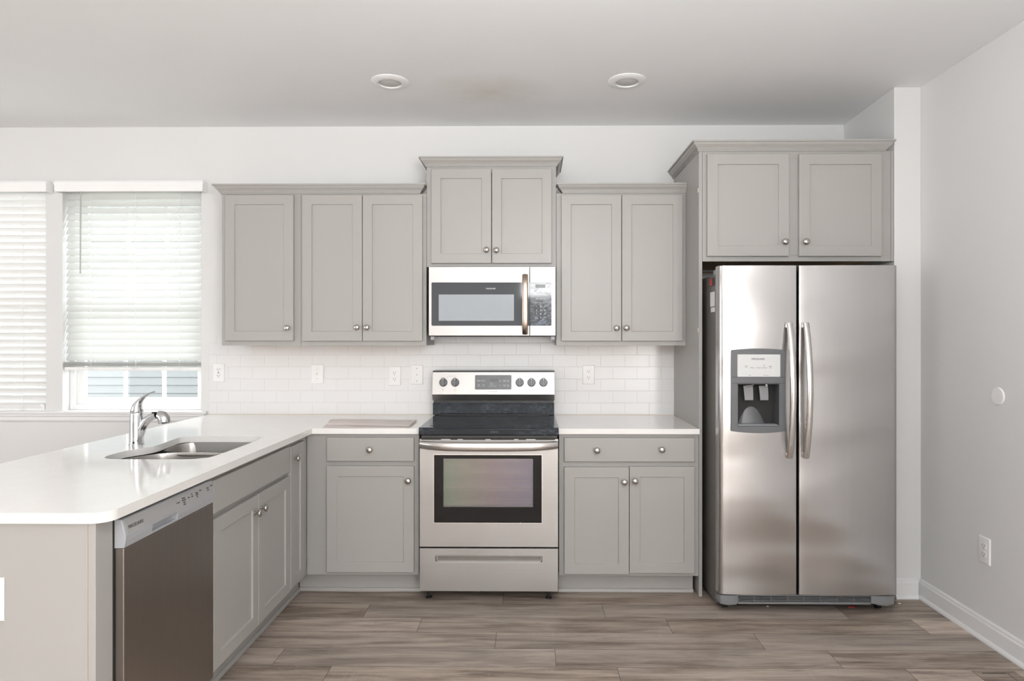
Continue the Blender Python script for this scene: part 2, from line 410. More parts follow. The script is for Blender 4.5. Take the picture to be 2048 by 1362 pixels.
# baseboards
def base_prof(h=.105, t=.014): return [(0, 0), (t+.010, 0), (t+.010, .008), (t+.004, .018), (t, .020), (t, h-.022), (t-.004, h-.016), (t-.005, h-.006), (t-.010, h), (0, h)]
struct('baseboard_right', MB().sweep(base_prof(), [(XR, YR, 0), (XR, -DN-.001, 0)], side=-1), 'trim', smooth=False)
struct('baseboard_nook', MB().sweep(base_prof(), [(XN1+.0, -DN, 0), (XR-.025, -DN, 0)], side=1), 'trim')

# windows: deep vinyl frames, two sashes with muntins
for k, (x0, x1) in enumerate(W):
    fr = MB()
    y0, y1 = .068, .15
    for a in ((x0, x0+.035, WZ0, WZ1), (x1-.035, x1, WZ0, WZ1)): fr.box(a[0], a[1], y0, y1, a[2], a[3])
    fr.box(x0+.035, x1-.035, y0, y1, WZ0, WZ0+.035); fr.box(x0+.035, x1-.035, y0, y1, WZ1-.035, WZ1)
    wn = struct('window_%d' % (k+1), fr, 'vinyl', bevel=.003)
    zm = (WZ0 + WZ1)/2
    for (a, b_, yy) in ((WZ0+.035, zm+.02, .085), (zm-.02, WZ1-.035, .115)):
        s_ = MB(); ft = .052 if k == 0 else .045
        for q in ((x0+.035, x0+.035+ft, a, b_), (x1-.035-ft+.02, x1-.035, a, b_)): s_.box(q[0], q[1], yy, yy+.028, q[2], q[3])
        s_.box(x0+.035+ft, x1-.035-ft+.02, yy, yy+.028, a, a+.042); s_.box(x0+.035+ft, x1-.035-ft+.02, yy, yy+.028, b_-.035, b_)
        for j in (1, 2):
            xm = x0+.092 + (x1-x0-.13)*j/3; s_.box(xm-.011, xm+.011, yy+.006, yy+.022, a+.04, b_-.03)
        zq = (a+b_)/2 if True else 0
        s_.box(x0+.087, x1-.06, yy+.006, yy+.022, zq-.009, zq+.009)
        sash = obj('sash', s_, 'vinyl', wn, bevel=.002, smooth=False)
        obj('pane', MB().box(x0+.085, x1-.065, yy+.012, yy+.016, a+.04, b_-.033), 'pane', sash, smooth=False)
# sill and apron under both windows
sl = MB(); sl.box(W[1][0]-.05, XT0-.012, -.028, .068, .917, WZ0-.0005)
struct('trim_3', sl, 'trim', bevel=.004)
ap = MB(); ap.prism([(0, .862), (-.006, .866), (-.011, .876), (-.011, .897), (-.016, .903), (-.016, .917), (0, .917)], 'x', W[1][0]-.03, XT0-.03)
struct('trim_4', ap, 'trim')

# outside
def ext():
    s = MB(); hy = 5.0; e = .112
    for i in range(44):
        z = -.6 + i*e
        s.prism([(hy, z), (hy-.016, z), (hy-.004, z+e), (hy, z+e)], 'x', -14, 6)
    s.box(-14, 6, hy, hy+.2, -.6, 4.3)
    return s
tag(obj('neighbouring_house', ext(), 'siding', smooth=False), 'grey lap sided house seen through the uncovered lower window', 'house')
struct('ground', MB().box(-30, 20, .2, 40, -.7, -.6), 'ground')

# ------------------------------------------------------------------ window blinds
def blind(k, x0, x1, vx0, vx1, zb, up, label, cords, n_extra):
    root = thing('window_blind', label, 'blind', ((x0+x1)/2, -.01, zb), 0, None)
    v_ = MB()
    zt, zv = az(359.5, .06), az(381, .06)
    prof = [(0, 0), (.006, 0), (.010, .012), (.010, .040), (.014, .048), (.014, .058), (.010, .063), (.010, zt-zv), (0, zt-zv)]
    v_.sweep(prof, [(vx0, -.002, zv), (vx0, -.055, zv), (vx1, -.055, zv), (vx1, -.002, zv)], side=1)
    obj('valance', v_, 'blindp', root, bevel=.0015)
    obj('headrail', MB().box(x0+.005, x1-.005, -.050, -.002, zv+.012, zt-.01), 'blindp', root, bevel=.002)
    s_ = MB(); pitch = .0453; wdt = .050; tilt = math.radians(-62 if up else 62)
    z = zv - .012; yc = .034
    za = zb + .03 + n_extra*.0045
    i = 0
    zs = []
    while z > za: zs.append(z); z -= pitch
    for z in zs:
        pts_t, pts_b = [], []
        for j in range(7):
            q = -wdt/2 + wdt*j/6; c_ = .0022*(1-(2*j/6-1)**2)
            yy = q*math.cos(tilt); zz = -q*math.sin(tilt)*-1
            nx, nz = -math.sin(tilt), math.cos(tilt)
            pts_t.append((yc + yy + nx*(c_+.0013), z + zz + nz*(c_+.0013))); pts_b.append((yc + yy + nx*(c_-.0013), z + zz + nz*(c_-.0013)))
        s_.prism(pts_t + pts_b[::-1], 'x', x0+.007, x1-.006)
    for q in range(n_extra):
        z = zb + .028 + q*.0045; s_.box(x0+.007, x1-.006, .010, .058, z, z+.0026)
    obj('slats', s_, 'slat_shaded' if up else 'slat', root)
    r_ = MB(); r_.prism([(.012, zb), (.058, zb), (.058, zb+.020), (.052, zb+.024), (.014, zb+.024), (.009, zb+.020), (.009, zb+.008)], 'x', x0+.006, x1-.006)
    obj('bottom_rail', r_, 'blindp', root, bevel=.001)
    for px in cords:
        x = ax(px, 0); c_ = MB()
        for yy in (.012, .058): c_.tube([(x, yy, zv), (x, yy, zb+.02)], .0007, 5)
        for z in zs:
            sg = 1 if up else -1
            c_.tube([(x-.0005, .013, z - .012*sg), (x+.003, .033, z+.004), (x+.0045, .056, z+.016*sg)], .0009, 5)
        c_.tube([(x+.009, .004, zv), (x+.009, .004, zb+.03)], .0008, 5)
        # knotted cord end on the bottom rail
        c_.tube([(x + .014*math.cos(a), .006, zb+.016 + .008*math.sin(a)) for a in [2*PI*j/14 for j in range(15)]], .0011, 5)
        c_.tube([(x-.014, .005, zb+.024), (x, .004, zb+.006), (x+.016, .005, zb+.022)], .0011, 5)
        obj('ladder_cord', c_, 'cord', root)
    return root, zv
r1, zv = blind(0, W[0][0], W[0][1], ax(113.5, .055), ax(403.5, .055), az(741, -.03, 265), False,
    'white two inch slat blind over the right window, raised above its lower panes', (178.5, 268, 356), 7)
xw = ax(161, .07)
obj('wand', MB().tube([(xw, -.066, zv+.0), (xw, -.068, zv-.04), (xw-.002, -.068, az(546, .07))], [.0022, .0038, .0042], 8), 'grey_wand', r1)
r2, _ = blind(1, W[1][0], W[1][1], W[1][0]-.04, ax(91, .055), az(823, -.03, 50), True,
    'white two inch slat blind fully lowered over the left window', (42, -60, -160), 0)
obj('corner_clip', MB().prism([(ax(80, 0), az(812, 0)), (ax(90, 0), az(821, 0)), (ax(89, 0), az(811, 0)), (ax(84, 0), az(808, 0))], 'y', -.004, .004), 'blindp', r2)

# ------------------------------------------------------------------ cabinet parts
def knob_mesh():
    mb = MB(); mb.lathe([(.0001, 0), (.0085, 0), (.0085, .002), (.0055, .004), (.005, .012), (.008, .016), (.0150, .019), (.0168, .0225), (.0160, .027), (.0110, .0305), (.0001, .032)], (0, 0, 0), (0, -1, 0), 28)
    bmesh.ops.recalc_face_normals(mb.bm, faces=mb.bm.faces)
    me = bpy.data.meshes.new('knob'); mb.bm.to_mesh(me); mb.bm.free(); me.materials.append(M['nickel'])
    for p in me.polygons: p.use_smooth = True
    me.set_sharp_from_angle(angle=math.radians(50)); return me
KNOB = knob_mesh()
def knob(parent, pos, rz=0):
    o = bpy.data.objects.new('knob', KNOB); C.objects.link(o); o.parent = parent; o.location = ROOTM[parent.name].inverted() @ Vector(pos); return o
def shaker(T, x0, x1, y, z0, z1, th=.020, st=.056, rec=.007, skew=0):
    # y is the plane of the cabinet frame; the door stands th in front of it (towards -y)
    mb = MB(T); yf = y - th
    def ring(i, yy): return [(x0+i, yy, z0+i), (x1-i, yy, z0+i), (x1-i, yy, z1-i), (x0+i, yy, z1-i)]
    mb.loft([ring(0, y-.001), ring(0, yf+.0015), ring(.0015, yf), ring(st, yf), ring(st+.0012, yf+rec*.9), ring(st+.0025, yf+rec)])
    return mb
def slab(T, x0, x1, y, z0, z1, th=.020):
    mb = MB(T); yf = y - th
    def ring(i, yy): return [(x0+i, yy, z0+i), (x1-i, yy, z0+i), (x1-i, yy, z1-i), (x0+i, yy, z1-i)]
    mb.loft([ring(0, y-.001), ring(0, yf+.0025), ring(.0025, yf)]); return mb
def cabinet(name, label, T, rz, x0, x1, yf, depth, z0, z1, doors=(), drawers=(), group=None, kick=None, frame_drop=.012, cat='cabinet', filler=0):
    """x0..x1 along the front, yf = plane of face frame (front looks to -y in T space)."""
    root = thing(name, label, cat, T @ Vector(((x0+x1)/2, yf+depth/2, 0 if kick else z0)), rz, group)
    b_ = MB(T); t_ = .016; i = .0008; yb = yf + .019
    zb = z0 + frame_drop
    b_.box(x0+i, x0+t_, yb, yf+depth, zb-frame_drop*.9, z1); b_.box(x1-t_, x1-i, yb, yf+depth, zb-frame_drop*.9, z1)
    b_.box(x0+t_, x1-t_, yf+depth-.01, yf+depth, zb, z1)
    if not kick: b_.box(x0+t_, x1-t_, yb, yf+depth-.01, z1-t_, z1)
    obj('body', b_, 'cabin', root, smooth=False)
    obj('bottom_panel', MB(T).box(x0+t_, x1-t_, yb, yf+depth-.01, zb, zb+t_), 'wood', root, smooth=False)
    fr = MB(T); sw = .056
    fl_ = max(sw, filler); fr.box(x0+i, x0+fl_, yf, yb, z0, z1); fr.box(x1-sw, x1-i, yf, yb, z0, z1)
    fr.box(x0+fl_, x1-sw, yf, yb, z0, z0+.035); fr.box(x0+fl_, x1-sw, yf, yb, z1-.035, z1)
    if len(doors) == 2 and abs(doors[1][0]-doors[0][1]) > .02: fr.box(doors[0][1]-.02, doors[1][0]+.02, yf, yb, z0+.035, z1-.035)
    if drawers and doors: fr.box(x0+fl_, x1-sw, yf, yb, doors[0][3]-.01, drawers[0][2]+.01)
    obj('face_frame', fr, 'cabin', root, bevel=.0008, smooth=False)
    for (a, b2, c_, d_, kx, kz) in doors:
        dr = obj('door', shaker(T, a, b2, yf, c_, d_), 'cab', root, bevel=.0008, smooth=False)
        if kx is not None: knob(dr, T @ Vector((kx, yf-.020, kz)))
    for (a, b2, c_, d_, ks) in drawers:
        dr = obj('drawer_front', slab(T, a, b2, yf, c_, d_), 'cab', root, bevel=.0008, smooth=False)
        for (kx, kz) in ks: knob(dr, T @ Vector((kx, yf-.020, kz)))
    if kick:
        kx0, kx1, ky = kick
        obj('toe_kick', MB(T).box(kx0, kx1, ky, ky+.012, 0.0005, z0+.004), 'cabin', root, smooth=False)
        sh = MB(T); sh.prism([(ky, .0005), (ky-.011, .0005), (ky-.012, .006), (ky-.008, .016), (ky-.002, .020), (ky, .020)], 'x', kx0, kx1)
        obj('shoe_moulding', sh, 'cabin', root)
    return root
I = Matrix()
CROWN = [(0, 0), (.006, 0), (.006, .008), (.011, .0075), (.011, .016), (.016, .0155), (.016, .019), (.022, .025), (.029, .033), (.033, .042), (.033, .0445), (.041, .044), (.041, .053), (0, .053)]
def crown(label, path, s=1.0):
    prof = [(o*s, h*s) for o, h in CROWN]
    o = obj('crown_moulding', MB().sweep(prof, path, side=1), 'cab', smooth=False); return tag(o, label, 'moulding')

# ---- wall cabinets
DU, DD = .322, .342
def ud(px0, py0, px1, py1, kx, ky):   # door in wall cabinet from pixels
    return (ax(px0, DD), ax(px1, DD), az(py1, DD, (px0+px1)/2), az(py0, DD, (px0+px1)/2), ax(kx, DD+.02), az(ky, DD+.02, kx))
UB = az(691, DU, 850); UT = az(387.6, DU, 850)
xa, xb, xc, xd, xe = ax(443.5, DU), ax(602, DU), ax(853.2, DU), ax(1112.4, DU), ax(1373, DU)
cabinet('wall_cabinet', 'narrow single door grey wall cabinet nearest the windows', I, 0, xa, xb, -DU, DU-.001, UB, UT,
    [ud(449.5, 390, 586.5, 681.5, 573.4, 656)])
cabinet('wall_cabinet', 'two door grey wall cabinet just left of the microwave', I, 0, xb, xc, -DU, DU-.001, UB, UT,
    [ud(604, 389.7, 724, 682, 713, 654.8), ud(725.2, 389.7, 844.6, 682, 732.8, 655)])
cabinet('wall_cabinet', 'raised two door grey wall cabinet above the microwave', I, 0, xc, xd, -DU, DU-.001, az(534, DU), az(333.5, DU),
    [ud(862.3, 337.6, 982.5, 526.3, 972.7, 499.4), ud(983.8, 337.6, 1103.3, 526.3, 992.7, 500)])
cabinet('wall_cabinet', 'two door grey wall cabinet between microwave and refrigerator', I, 0, xd, xe, -DU, DU-.001, UB, UT,
    [ud(1122.9, 389.7, 1242.9, 682, 1233.9, 656.2), ud(1244, 389.7, 1365.5, 682, 1253.7, 656)])
zc1 = UT + .0004
crown('grey crown moulding over the two left wall cabinets', [(xa, -.001, zc1), (xa, -DU, zc1), (xc-.042, -DU, zc1), (xc-.042, -DU+.05, zc1)])
zc2 = az(333.5, DU) + .0004
crown('grey crown moulding topping the raised cabinet over the microwave', [(xc, -.001, zc2), (xc, -DU, zc2), (xd, -DU, zc2), (xd, -.001, zc2)])
crown('grey crown moulding over the cabinet between microwave and refrigerator', [(xd+.042, -DU+.05, zc1), (xd+.042, -DU, zc1), (xe+.008, -DU, zc1)])

# ---- refrigerator surround
DB, DBD = .630, .650
pxl, pxr = ax(1397.6, DB), ax(1404.5, DB)
PTOP = az(303, DB, 1500)
pn = thing('refrigerator_end_panel', 'tall grey end panel standing left of the refrigerator', 'panel', ((pxl+pxr)/2, -DB/2, 0))
pb = MB(); pb.box(pxl, pxr, -DB, -.001, .0005, PTOP)
obj('panel', pb, 'cabin', pn, bevel=.001, smooth=False)
for py in (380, 660):
    z = az(py, DB, 1397); obj('bumper_pad', MB().box(pxl-.004, pxl+.0, -DB+.002, -DB+.012, z-.012, z+.012), 'crumb', pn, bevel=.002)
xr_ = ax(1781.6, DB)
def fd(px0, px1, kx):
    return (ax(px0, DBD), ax(px1, DBD), az(512.3, DBD, px0), az(307.9, DBD, px0), ax(kx, DBD+.02), az(483, DBD+.02, kx))
FB = az(522.7, DB, 1550)
fc = cabinet('refrigerator_cabinet', 'grey two door cabinet above the refrigerator', I, 0, pxr+.0005, xr_, -DB, DB-.002, FB, PTOP,
    [fd(1414.9, 1578.4, 1571.7), fd(1598.6, 1764, 1612.9)], frame_drop=.018)
obj('mounting_cleat', MB().box(pxr+.02, xr_-.02, -.028, -.012, 1.822, FB-.002), 'wood', fc, smooth=False)
obj('scribe_strip', MB().box(xr_, XN1-.002, -DB-.002, -DB+.02, FB, PTOP), 'cabin', fc, bevel=.001, smooth=False)
crown('grey crown moulding over the refrigerator cabinet and its end panel', [(pxl, -.001, PTOP+.0004), (pxl, -DB, PTOP+.0004), (XN1-.05, -DB, PTOP+.0004), (XN1-.05, -DB+.005, PTOP+.0004)])

# ---- base cabinets
KD = .565
def bd(px0, px1, py0, py1, kx, ky): return (ax(px0, DBD), ax(px1, DBD), az(py1, DBD, px0), az(py0, DBD, px0), ax(kx, DBD+.02), az(ky, DBD+.02, kx))
XP = ax(613.5, DB)                                            # face plane of the peninsula
xl2 = ax(838.3, DB); CT = .884
BB = .112
cabinet('base_cabinet', 'grey base cabinet left of the range, one drawer over one door', I, 0, XP, xl2, -DB, DB-.002, BB, CT,
    [bd(652.9, 827.8, 931.9, 1144.6, 815.6, 962.3)],
    [(ax(652.9, DBD), ax(827.8, DBD), az(922.6, DBD, 740), az(875.3, DBD, 740), [(ax(738.5, DBD+.02), az(900.2, DBD+.02, 738))])], kick=(XP-.062, xl2-.002, -KD), filler=.14)
xr1 = ax(1117.8, DB)
rb = cabinet('base_cabinet', 'grey base cabinet right of the range, wide drawer over two doors', I, 0, xr1, pxl-.001, -DB, DB-.002, BB, CT,
    [bd(1128.6, 1258.2, 934.5, 1148.3, 1249.4, 965.1), bd(1259.2, 1389.3, 933.3, 1146.5, 1270.6, 962.8)],
    [(ax(1128.6, DBD), ax(1389.6, DBD), az(923.8, DBD, 1260), az(875.8, DBD, 1260), [(ax(1194.4, DBD+.02), az(901.3, DBD+.02, 1194)), (ax(1324.4, DBD+.02), az(899.9, DBD+.02, 1324))])],
    kick=(xr1, pxl-.001-.016, -KD))
# peninsula cabinets face +x : local x runs away from the camera
TP = Matrix.Translation((XP, 0, 0)) @ Matrix.Rotation(PI/2, 4, 'Z')
zy = lambda z: z - DIST                                       # camera distance -> local x (= world y)
DPT = .60
yc0, yc1 = zy(3.297), -DB-.0
cabinet('base_cabinet', 'slim grey peninsula cabinet with one tall door in the corner', TP, PI/2, yc0, yc1-.001, 0, DPT, BB, CT,
    [(zy(3.303), zy(3.500), .140, .858, zy(3.345), .792)], kick=(yc0, yc1+.06, .065))
ys0 = zy(2.482)
cabinet('sink_base_cabinet', 'grey peninsula sink cabinet, false drawer front over two doors', TP, PI/2, ys0, yc0-.001, 0, DPT, BB, CT,
    [(zy(2.497), zy(2.906), .133, .712, zy(2.868), .640), (zy(2.910), zy(3.290), .133, .714, zy(2.935), .646)],
    [(zy(2.497), zy(3.290), .734, .862, [])], kick=(zy(1.90), yc0-.001, .065))
# peninsula end: panels and corner post
YE = zy(1.845); YD0 = zy(1.925)
pe = thing('peninsula_end_panel', 'grey end panel of the peninsula facing the camera, below the countertop', 'panel', ((XP-.45), YE+.02, 0))
xs_ = at(175.7, 1100, DIST-1.845)[0]
obj('corner_post', MB().box(xs_+.0012, XP, YE, YD0-.004, .0005, CT), 'cab', pe, bevel=.0012, smooth=False)
obj('seam_edge', MB().box(xs_-.0008, xs_+.0012, YE+.0015, YD0-.004, .0005, CT), 'seam', pe, smooth=False)
obj('panel', MB().box(-2.02, xs_-.0008, YE, YD0-.03, .0005, CT), 'cab', pe, bevel=.0008, smooth=False)
obj('back_panel', MB().box(-2.02, -2.00, YD0-.03, -.03, .0005, CT), 'cab', pe, smooth=False)
# ------------------------------------------------------------------ countertops
ZT, ZU = .914, .884
CF = .655
XCF = ax(624, CF)                                            # front edge of the peninsula top
XCB = -2.07; YCE = zy(1.834)
def fillet(p0, p1, p2, r, seg=8):
    a = (Vector(p0)-Vector(p1)).normalized(); b_ = (Vector(p2)-Vector(p1)).normalized()
    ang = a.angle(b_); t_ = r/math.tan(ang/2); c_ = Vector(p1) + (a+b_).normalized()*r/math.sin(ang/2)
    s0 = Vector(p1)+a*t_ - c_; s1 = Vector(p1)+b_*t_ - c_; out = []
    for k in range(seg+1):
        v_ = s0.lerp(s1, k/seg); v_ = v_.normalized()*r; out.append(tuple(c_+v_))
    return out
# sink outline (world xy), clockwise from near right
def catmull(pts, seg=6, closed=True):
    P = [Vector(p) for p in pts]; k = len(P); out = []
    for i in range(k):
        a, b_, c_, d_ = P[i-1], P[i], P[(i+1) % k], P[(i+2) % k]
        for j in range(seg):
            t = j/seg; out.append(tuple(.5*((2*b_)+(c_-a)*t+(2*a-5*b_+4*c_-d_)*t*t+(3*b_-a-3*c_+d_)*t*t*t)))
    return out
SY0, SY1 = zy(2.655), zy(3.285)
SX0, SX1 = -1.765, -1.315
sink_pts = [(SX1, SY0+.10), (SX1, SY1-.08), (SX1-.035, SY1-.015), (SX1-.10, SY1), (SX0+.10, SY1), (SX0+.035, SY1-.03), (SX0+.035, SY1-.10), (SX0+.055, -1.20), (SX0+.045, -1.28), (SX0+.005, -1.37), (SX0, SY0+.08), (SX0+.03, SY0+.02), (SX0+.10, SY0), (SX1-.10, SY0), (SX1-.03, SY0+.025)]
SINK = catmull(sink_pts, 5)
def slab_poly(outer, hole, z0, z1, ease=.003):
    bm = bmesh.new()
    def loop(pts, z): 
        vs = [bm.verts.new((x, y, z)) for x, y in pts]; return vs, [bm.edges.new((vs[i], vs[(i+1) % len(vs)])) for i in range(len(vs))]
    tops = []
    for z in (z1, z0):
        E = []; V = []
        for pts in [outer] + ([hole] if hole else []): v_, e_ = loop(pts, z); E += e_; V.append(v_)
        bmesh.ops.triangle_fill(bm, edges=E, use_beauty=True, use_dissolve=False); tops.append(V)
    for va, vb in zip(*tops):
        for i in range(len(va)): j = (i+1) % len(va); bm.faces.new((va[i], va[j], vb[j], vb[i]))
    m_ = MB(); m_.bm = bm; return m_
xk = xl2 + .0015
outer = [(xk, -CF), (XCF, -CF)]
outer += [(XCF, YCE+.06)] and fillet((XCF, 0), (XCF, YCE), (-2.5, YCE), .052)
outer += fillet((0, YCE), (XCB, YCE), (XCB, 0), .03) + [(XCB, -.001), (xk, -.001)]
outer = [outer[0], outer[1]] + outer[2:]
ct = obj('countertop', slab_poly(outer, SINK, ZU, ZT), 'quartz', bevel=.0022, smooth=False)
tag(ct, 'white speckled quartz countertop, L shaped with the peninsula and sink', 'countertop')
xr0 = ax(1117, CF)
ct2 = obj('countertop', MB().box(xr0, pxl-.0005, -CF, -.0085, ZU+.0002, ZT), 'quartz', bevel=.0022, smooth=False)
tag(ct2, 'short white quartz countertop between range and refrigerator panel', 'countertop')

# ------------------------------------------------------------------ sink
sk = thing('kitchen_sink', 'undermount double bowl stainless steel sink in the peninsula top', 'sink', ((SX0+SX1)/2, (SY0+SY1)/2, .68))
def bowl(pts, depth, zt):
    cx = sum(p[0] for p in pts)/len(pts); cy = sum(p[1] for p in pts)/len(pts)
    def sc_(s, z): return [(cx+(x-cx)*s, cy+(y-cy)*s, z) for x, y in pts]
    m_ = MB(); prof = [(1.03, zt), (1.0, zt-.001), (.985, zt-.02), (.96, zt-depth+.04), (.93, zt-depth+.015), (.86, zt-depth+.002), (.25, zt-depth-.004)]
    rings = [sc_(s, z) for s, z in prof] + [[(cx+(x-cx)*.10, cy+(y-cy)*.10, zt-depth-.006) for x, y in pts]]
    out = [sc_(s+.012, z-.003) for s, z in prof[::-1]]
    m_.loft(rings + [sc_(.1, zt-depth-.012)] + out, caps=False)
    a = m_.bm.verts; return m_
ymid = zy(2.995)
big = catmull([(SX1+.004, SY0+.10), (SX1+.004, ymid-.10), (SX1-.05, ymid-.025), (SX1-.13, ymid-.012), (SX0+.16, ymid-.012), (SX0+.075, ymid-.05), (SX0+.02, -1.38), (SX0-.004, SY0+.09), (SX0+.03, SY0+.01), (SX0+.10, SY0-.004), (SX1-.10, SY0-.004), (SX1-.02, SY0+.02)], 5)
small = catmull([(SX1+.004, ymid+.09), (SX1+.004, SY1-.09), (SX1-.03, SY1-.01), (SX1-.10, SY1+.004), (SX0+.12, SY1+.004), (SX0+.045, SY1-.03), (SX0+.03, SY1-.09), (SX0+.05, ymid+.09), (SX0+.09, ymid+.035), (SX0+.18, ymid+.012), (SX1-.13, ymid+.012), (SX1-.04, ymid+.03)], 5)
obj('bowl', bowl(big, .20, ZU-.002), 'sinksteel', sk)
obj('bowl', bowl(small, .17, ZU-.002), 'sinksteel', sk)
obj('divider', MB().prism(rrect(ymid-.014, ymid+.014, ZU-.02, ZU-.004, .006, 3), 'x', SX0+.10, SX1-.02), 'sinksteel', sk)

# ------------------------------------------------------------------ faucet (spout points over the bowls, towards +x)
fx, fy = ax(273.5, DIST-3.025), zy(3.025)
fa = thing('faucet', 'chrome pull-out kitchen faucet with curved lever behind the sink', 'faucet', (fx, fy, ZT))
P = lambda px, py: (at(px, py, -fy)[0], fy, at(px, py, -fy)[1])
sz = 3.025/F
b_ = MB(); b_.lathe([(.0001, 0), (.0325, 0), (.0325, .003), (.0305, .005), (.0295, .02), (.029, .10), (.0285, .142), (.0265, .147), (.0001, .147)], (fx, fy, ZT), seg=32)
obj('body', b_, 'chrome', fa)
hz = ZT+.149
b_ = MB(); b_.lathe([(.0001, 0), (.0265, 0), (.0275, .004), (.0275, .012), (.0001, .014)], (fx, fy, hz-.002), seg=32)
lv = [P(274, 827), P(273.5, 820), P(274.5, 812), P(278, 804.5), P(283, 798), P(291, 791.5), P(300, 786.5), P(309, 783.5)]
b_.tube(lv, [(.027, .027), (.0255, .025), (.021, .022), (.0135, .018), (.009, .015), (.0055, .012), (.004, .010), (.0035, .007)], 20, side=(1, 0, 0))
obj('lever', b_, 'chrome', fa)
b_ = MB(); sp = [P(272, 882), P(278, 868), P(285, 853), P(293, 841), P(303, 833.5), P(313, 830.5)]
b_.tube(sp, [(.022, .022), (.0225, .022), (.019, .021), (.0175, .020), (.0165, .019), (.0165, .019)], 22, side=(1, 0, 0))
obj('spout', b_, 'chrome', fa)
b_ = MB(); hp = [P(312, 830.5), P(318, 829.5), P(324, 832), P(328, 838), P(329.5, 844), P(329.8, 846.5)]
b_.tube(hp, [(.017, .019), (.021, .022), (.025, .026), (.0275, .0275), (.028, .028), (.0255, .0255)], 22, side=(1, 0, 0))
hd = obj('spray_head', b_, 'chrome', fa)
q = P(312, 822.5); obj('spray_button', MB().tube([(q[0]-.014, fy, q[2]-.006), (q[0]+.016, fy, q[2]-.007)], [(.004, .012), (.003, .010)], 12, side=(0, 0, 1)), 'black', hd)
q = P(316.5, 843)
obj('emblem', MB().lathe([(.0001, 0), (.0055, 0), (.0055, .001), (.0001, .001)], (fx+.003, fy-.0295, ZT+.012), (0, -1, 0), 16), 'slot', fa)

# ------------------------------------------------------------------ folded sheet on the counter
sheet = thing('folded_sheet', 'pinkish folded vinyl sheet lying on the counter left of the range', 'mat', (ax(740, .4), -.40, ZT))
def cpt(px, py, h=0):                                         # point on the plane h above the counter
    u = (px-CX)/F; t_ = (EYE-ZT-h)*F/(py-CY)
    return (t_*(u*math.cos(YAW)-math.sin(YAW)), -DIST + t_*(u*math.sin(YAW)+math.cos(YAW)))
def sheet_layer(c4, h0, h1, n_=10, roll=.0):
    m_ = MB(); rows = []
    a, b_, c_, d_ = [Vector(p) for p in c4]
    for j in range(n_+1):
        t_ = j/n_; L = a.lerp(d_, t_); R_ = b_.lerp(c_, t_); rows.append([(L.lerp(R_, i/12), i/12, t_) for i in range(13)])
    def hh(u_, v_): return h0 + (h1-h0)*(1 - (2*v_-1)**4)*(.55+.45*math.sin(2.4*u_+1.1)) + .0012*math.sin(9*u_+4*v_)
    T_ = [[(p.x, p.y, ZT+max(hh(u_, v_), h0+.0015)) for p, u_, v_ in r] for r in rows]
    B_ = [[(p.x, p.y, ZT+h0+.0004) for p, u_, v_ in r] for r in rows]
    m_.loft(T_, caps=False, closed=False); m_.loft(B_, caps=False, closed=False)
    bmesh.ops.remove_doubles(m_.bm, verts=m_.bm.verts, dist=1e-6)
    es = [e for e in m_.bm.edges if e.is_boundary]; bmesh.ops.bridge_loops(m_.bm, edges=es)
    return m_
lo = [cpt(643.5, 857), cpt(821, 855.5), cpt(833, 845), cpt(660, 845.5)]
obj('lower_fold', sheet_layer(lo, .0003, .004), 'mat', sheet)
up_ = [cpt(655.5, 849.5, .005), cpt(818, 853, .005), cpt(834, 835.5, .018), cpt(664, 835.5, .018)]
obj('upper_fold', sheet_layer(up_, .0045, .019), 'mat', sheet)

# ------------------------------------------------------------------ range
DR = .700
ra, rz_ = ax(838.8, DR), ax(1116.7, DR); rm = (ra+rz_)/2
rg = thing('electric_range', 'stainless steel electric range with black glass cooktop', 'range', (rm, -.36, 0))
zr = lambda py: az(py, DR, 977)
obj('body', MB().box(ra+.004, rz_-.004, -.655, -.03, .045, zr(872)), 'side', rg, smooth=False)
for px in (857.5, 1098):
    x = ax(px, .66); f_ = MB(); f_.lathe([(.0001, 0), (.019, 0), (.019, .004), (.012, .009), (.006, .011), (.006, .05), (.0001, .05)], (x, -.655, .0005), seg=20)
    obj('foot', f_, 'black', rg)
for x in (ra+.05, rz_-.05):
    f_ = MB(); f_.lathe([(.0001, 0), (.019, 0), (.019, .004), (.006, .011), (.006, .05), (.0001, .05)], (x, -.10, .0005), seg=16); obj('foot', f_, 'black', rg)
# storage drawer
z0, z1 = zr(1182.8), zr(1097)
hx0, hx1, hz0, hz1 = ax(871, DR), ax(1084.5, DR), zr(1125), zr(1111)
dw_ = MB().box(ra+.001, rz_-.001, -DR, -.655, z0, z1)
cu_ = MB().prism(rrect(hx0, hx1, hz0, hz1, .008), 'y', -DR-.02, -.672)
dr = obj('storage_drawer', dw_, 'steel', rg, bevel=.0012, smooth=False, cut=cu_)
lip = MB(); lip.prism([(-.6725, hz0+.0005), (-DR-.001, hz0+.0005), (-.6745, hz0+.024)], 'x', hx0+.008, hx1-.008)
obj('pull_lip', lip, 'handle', dr, smooth=False)
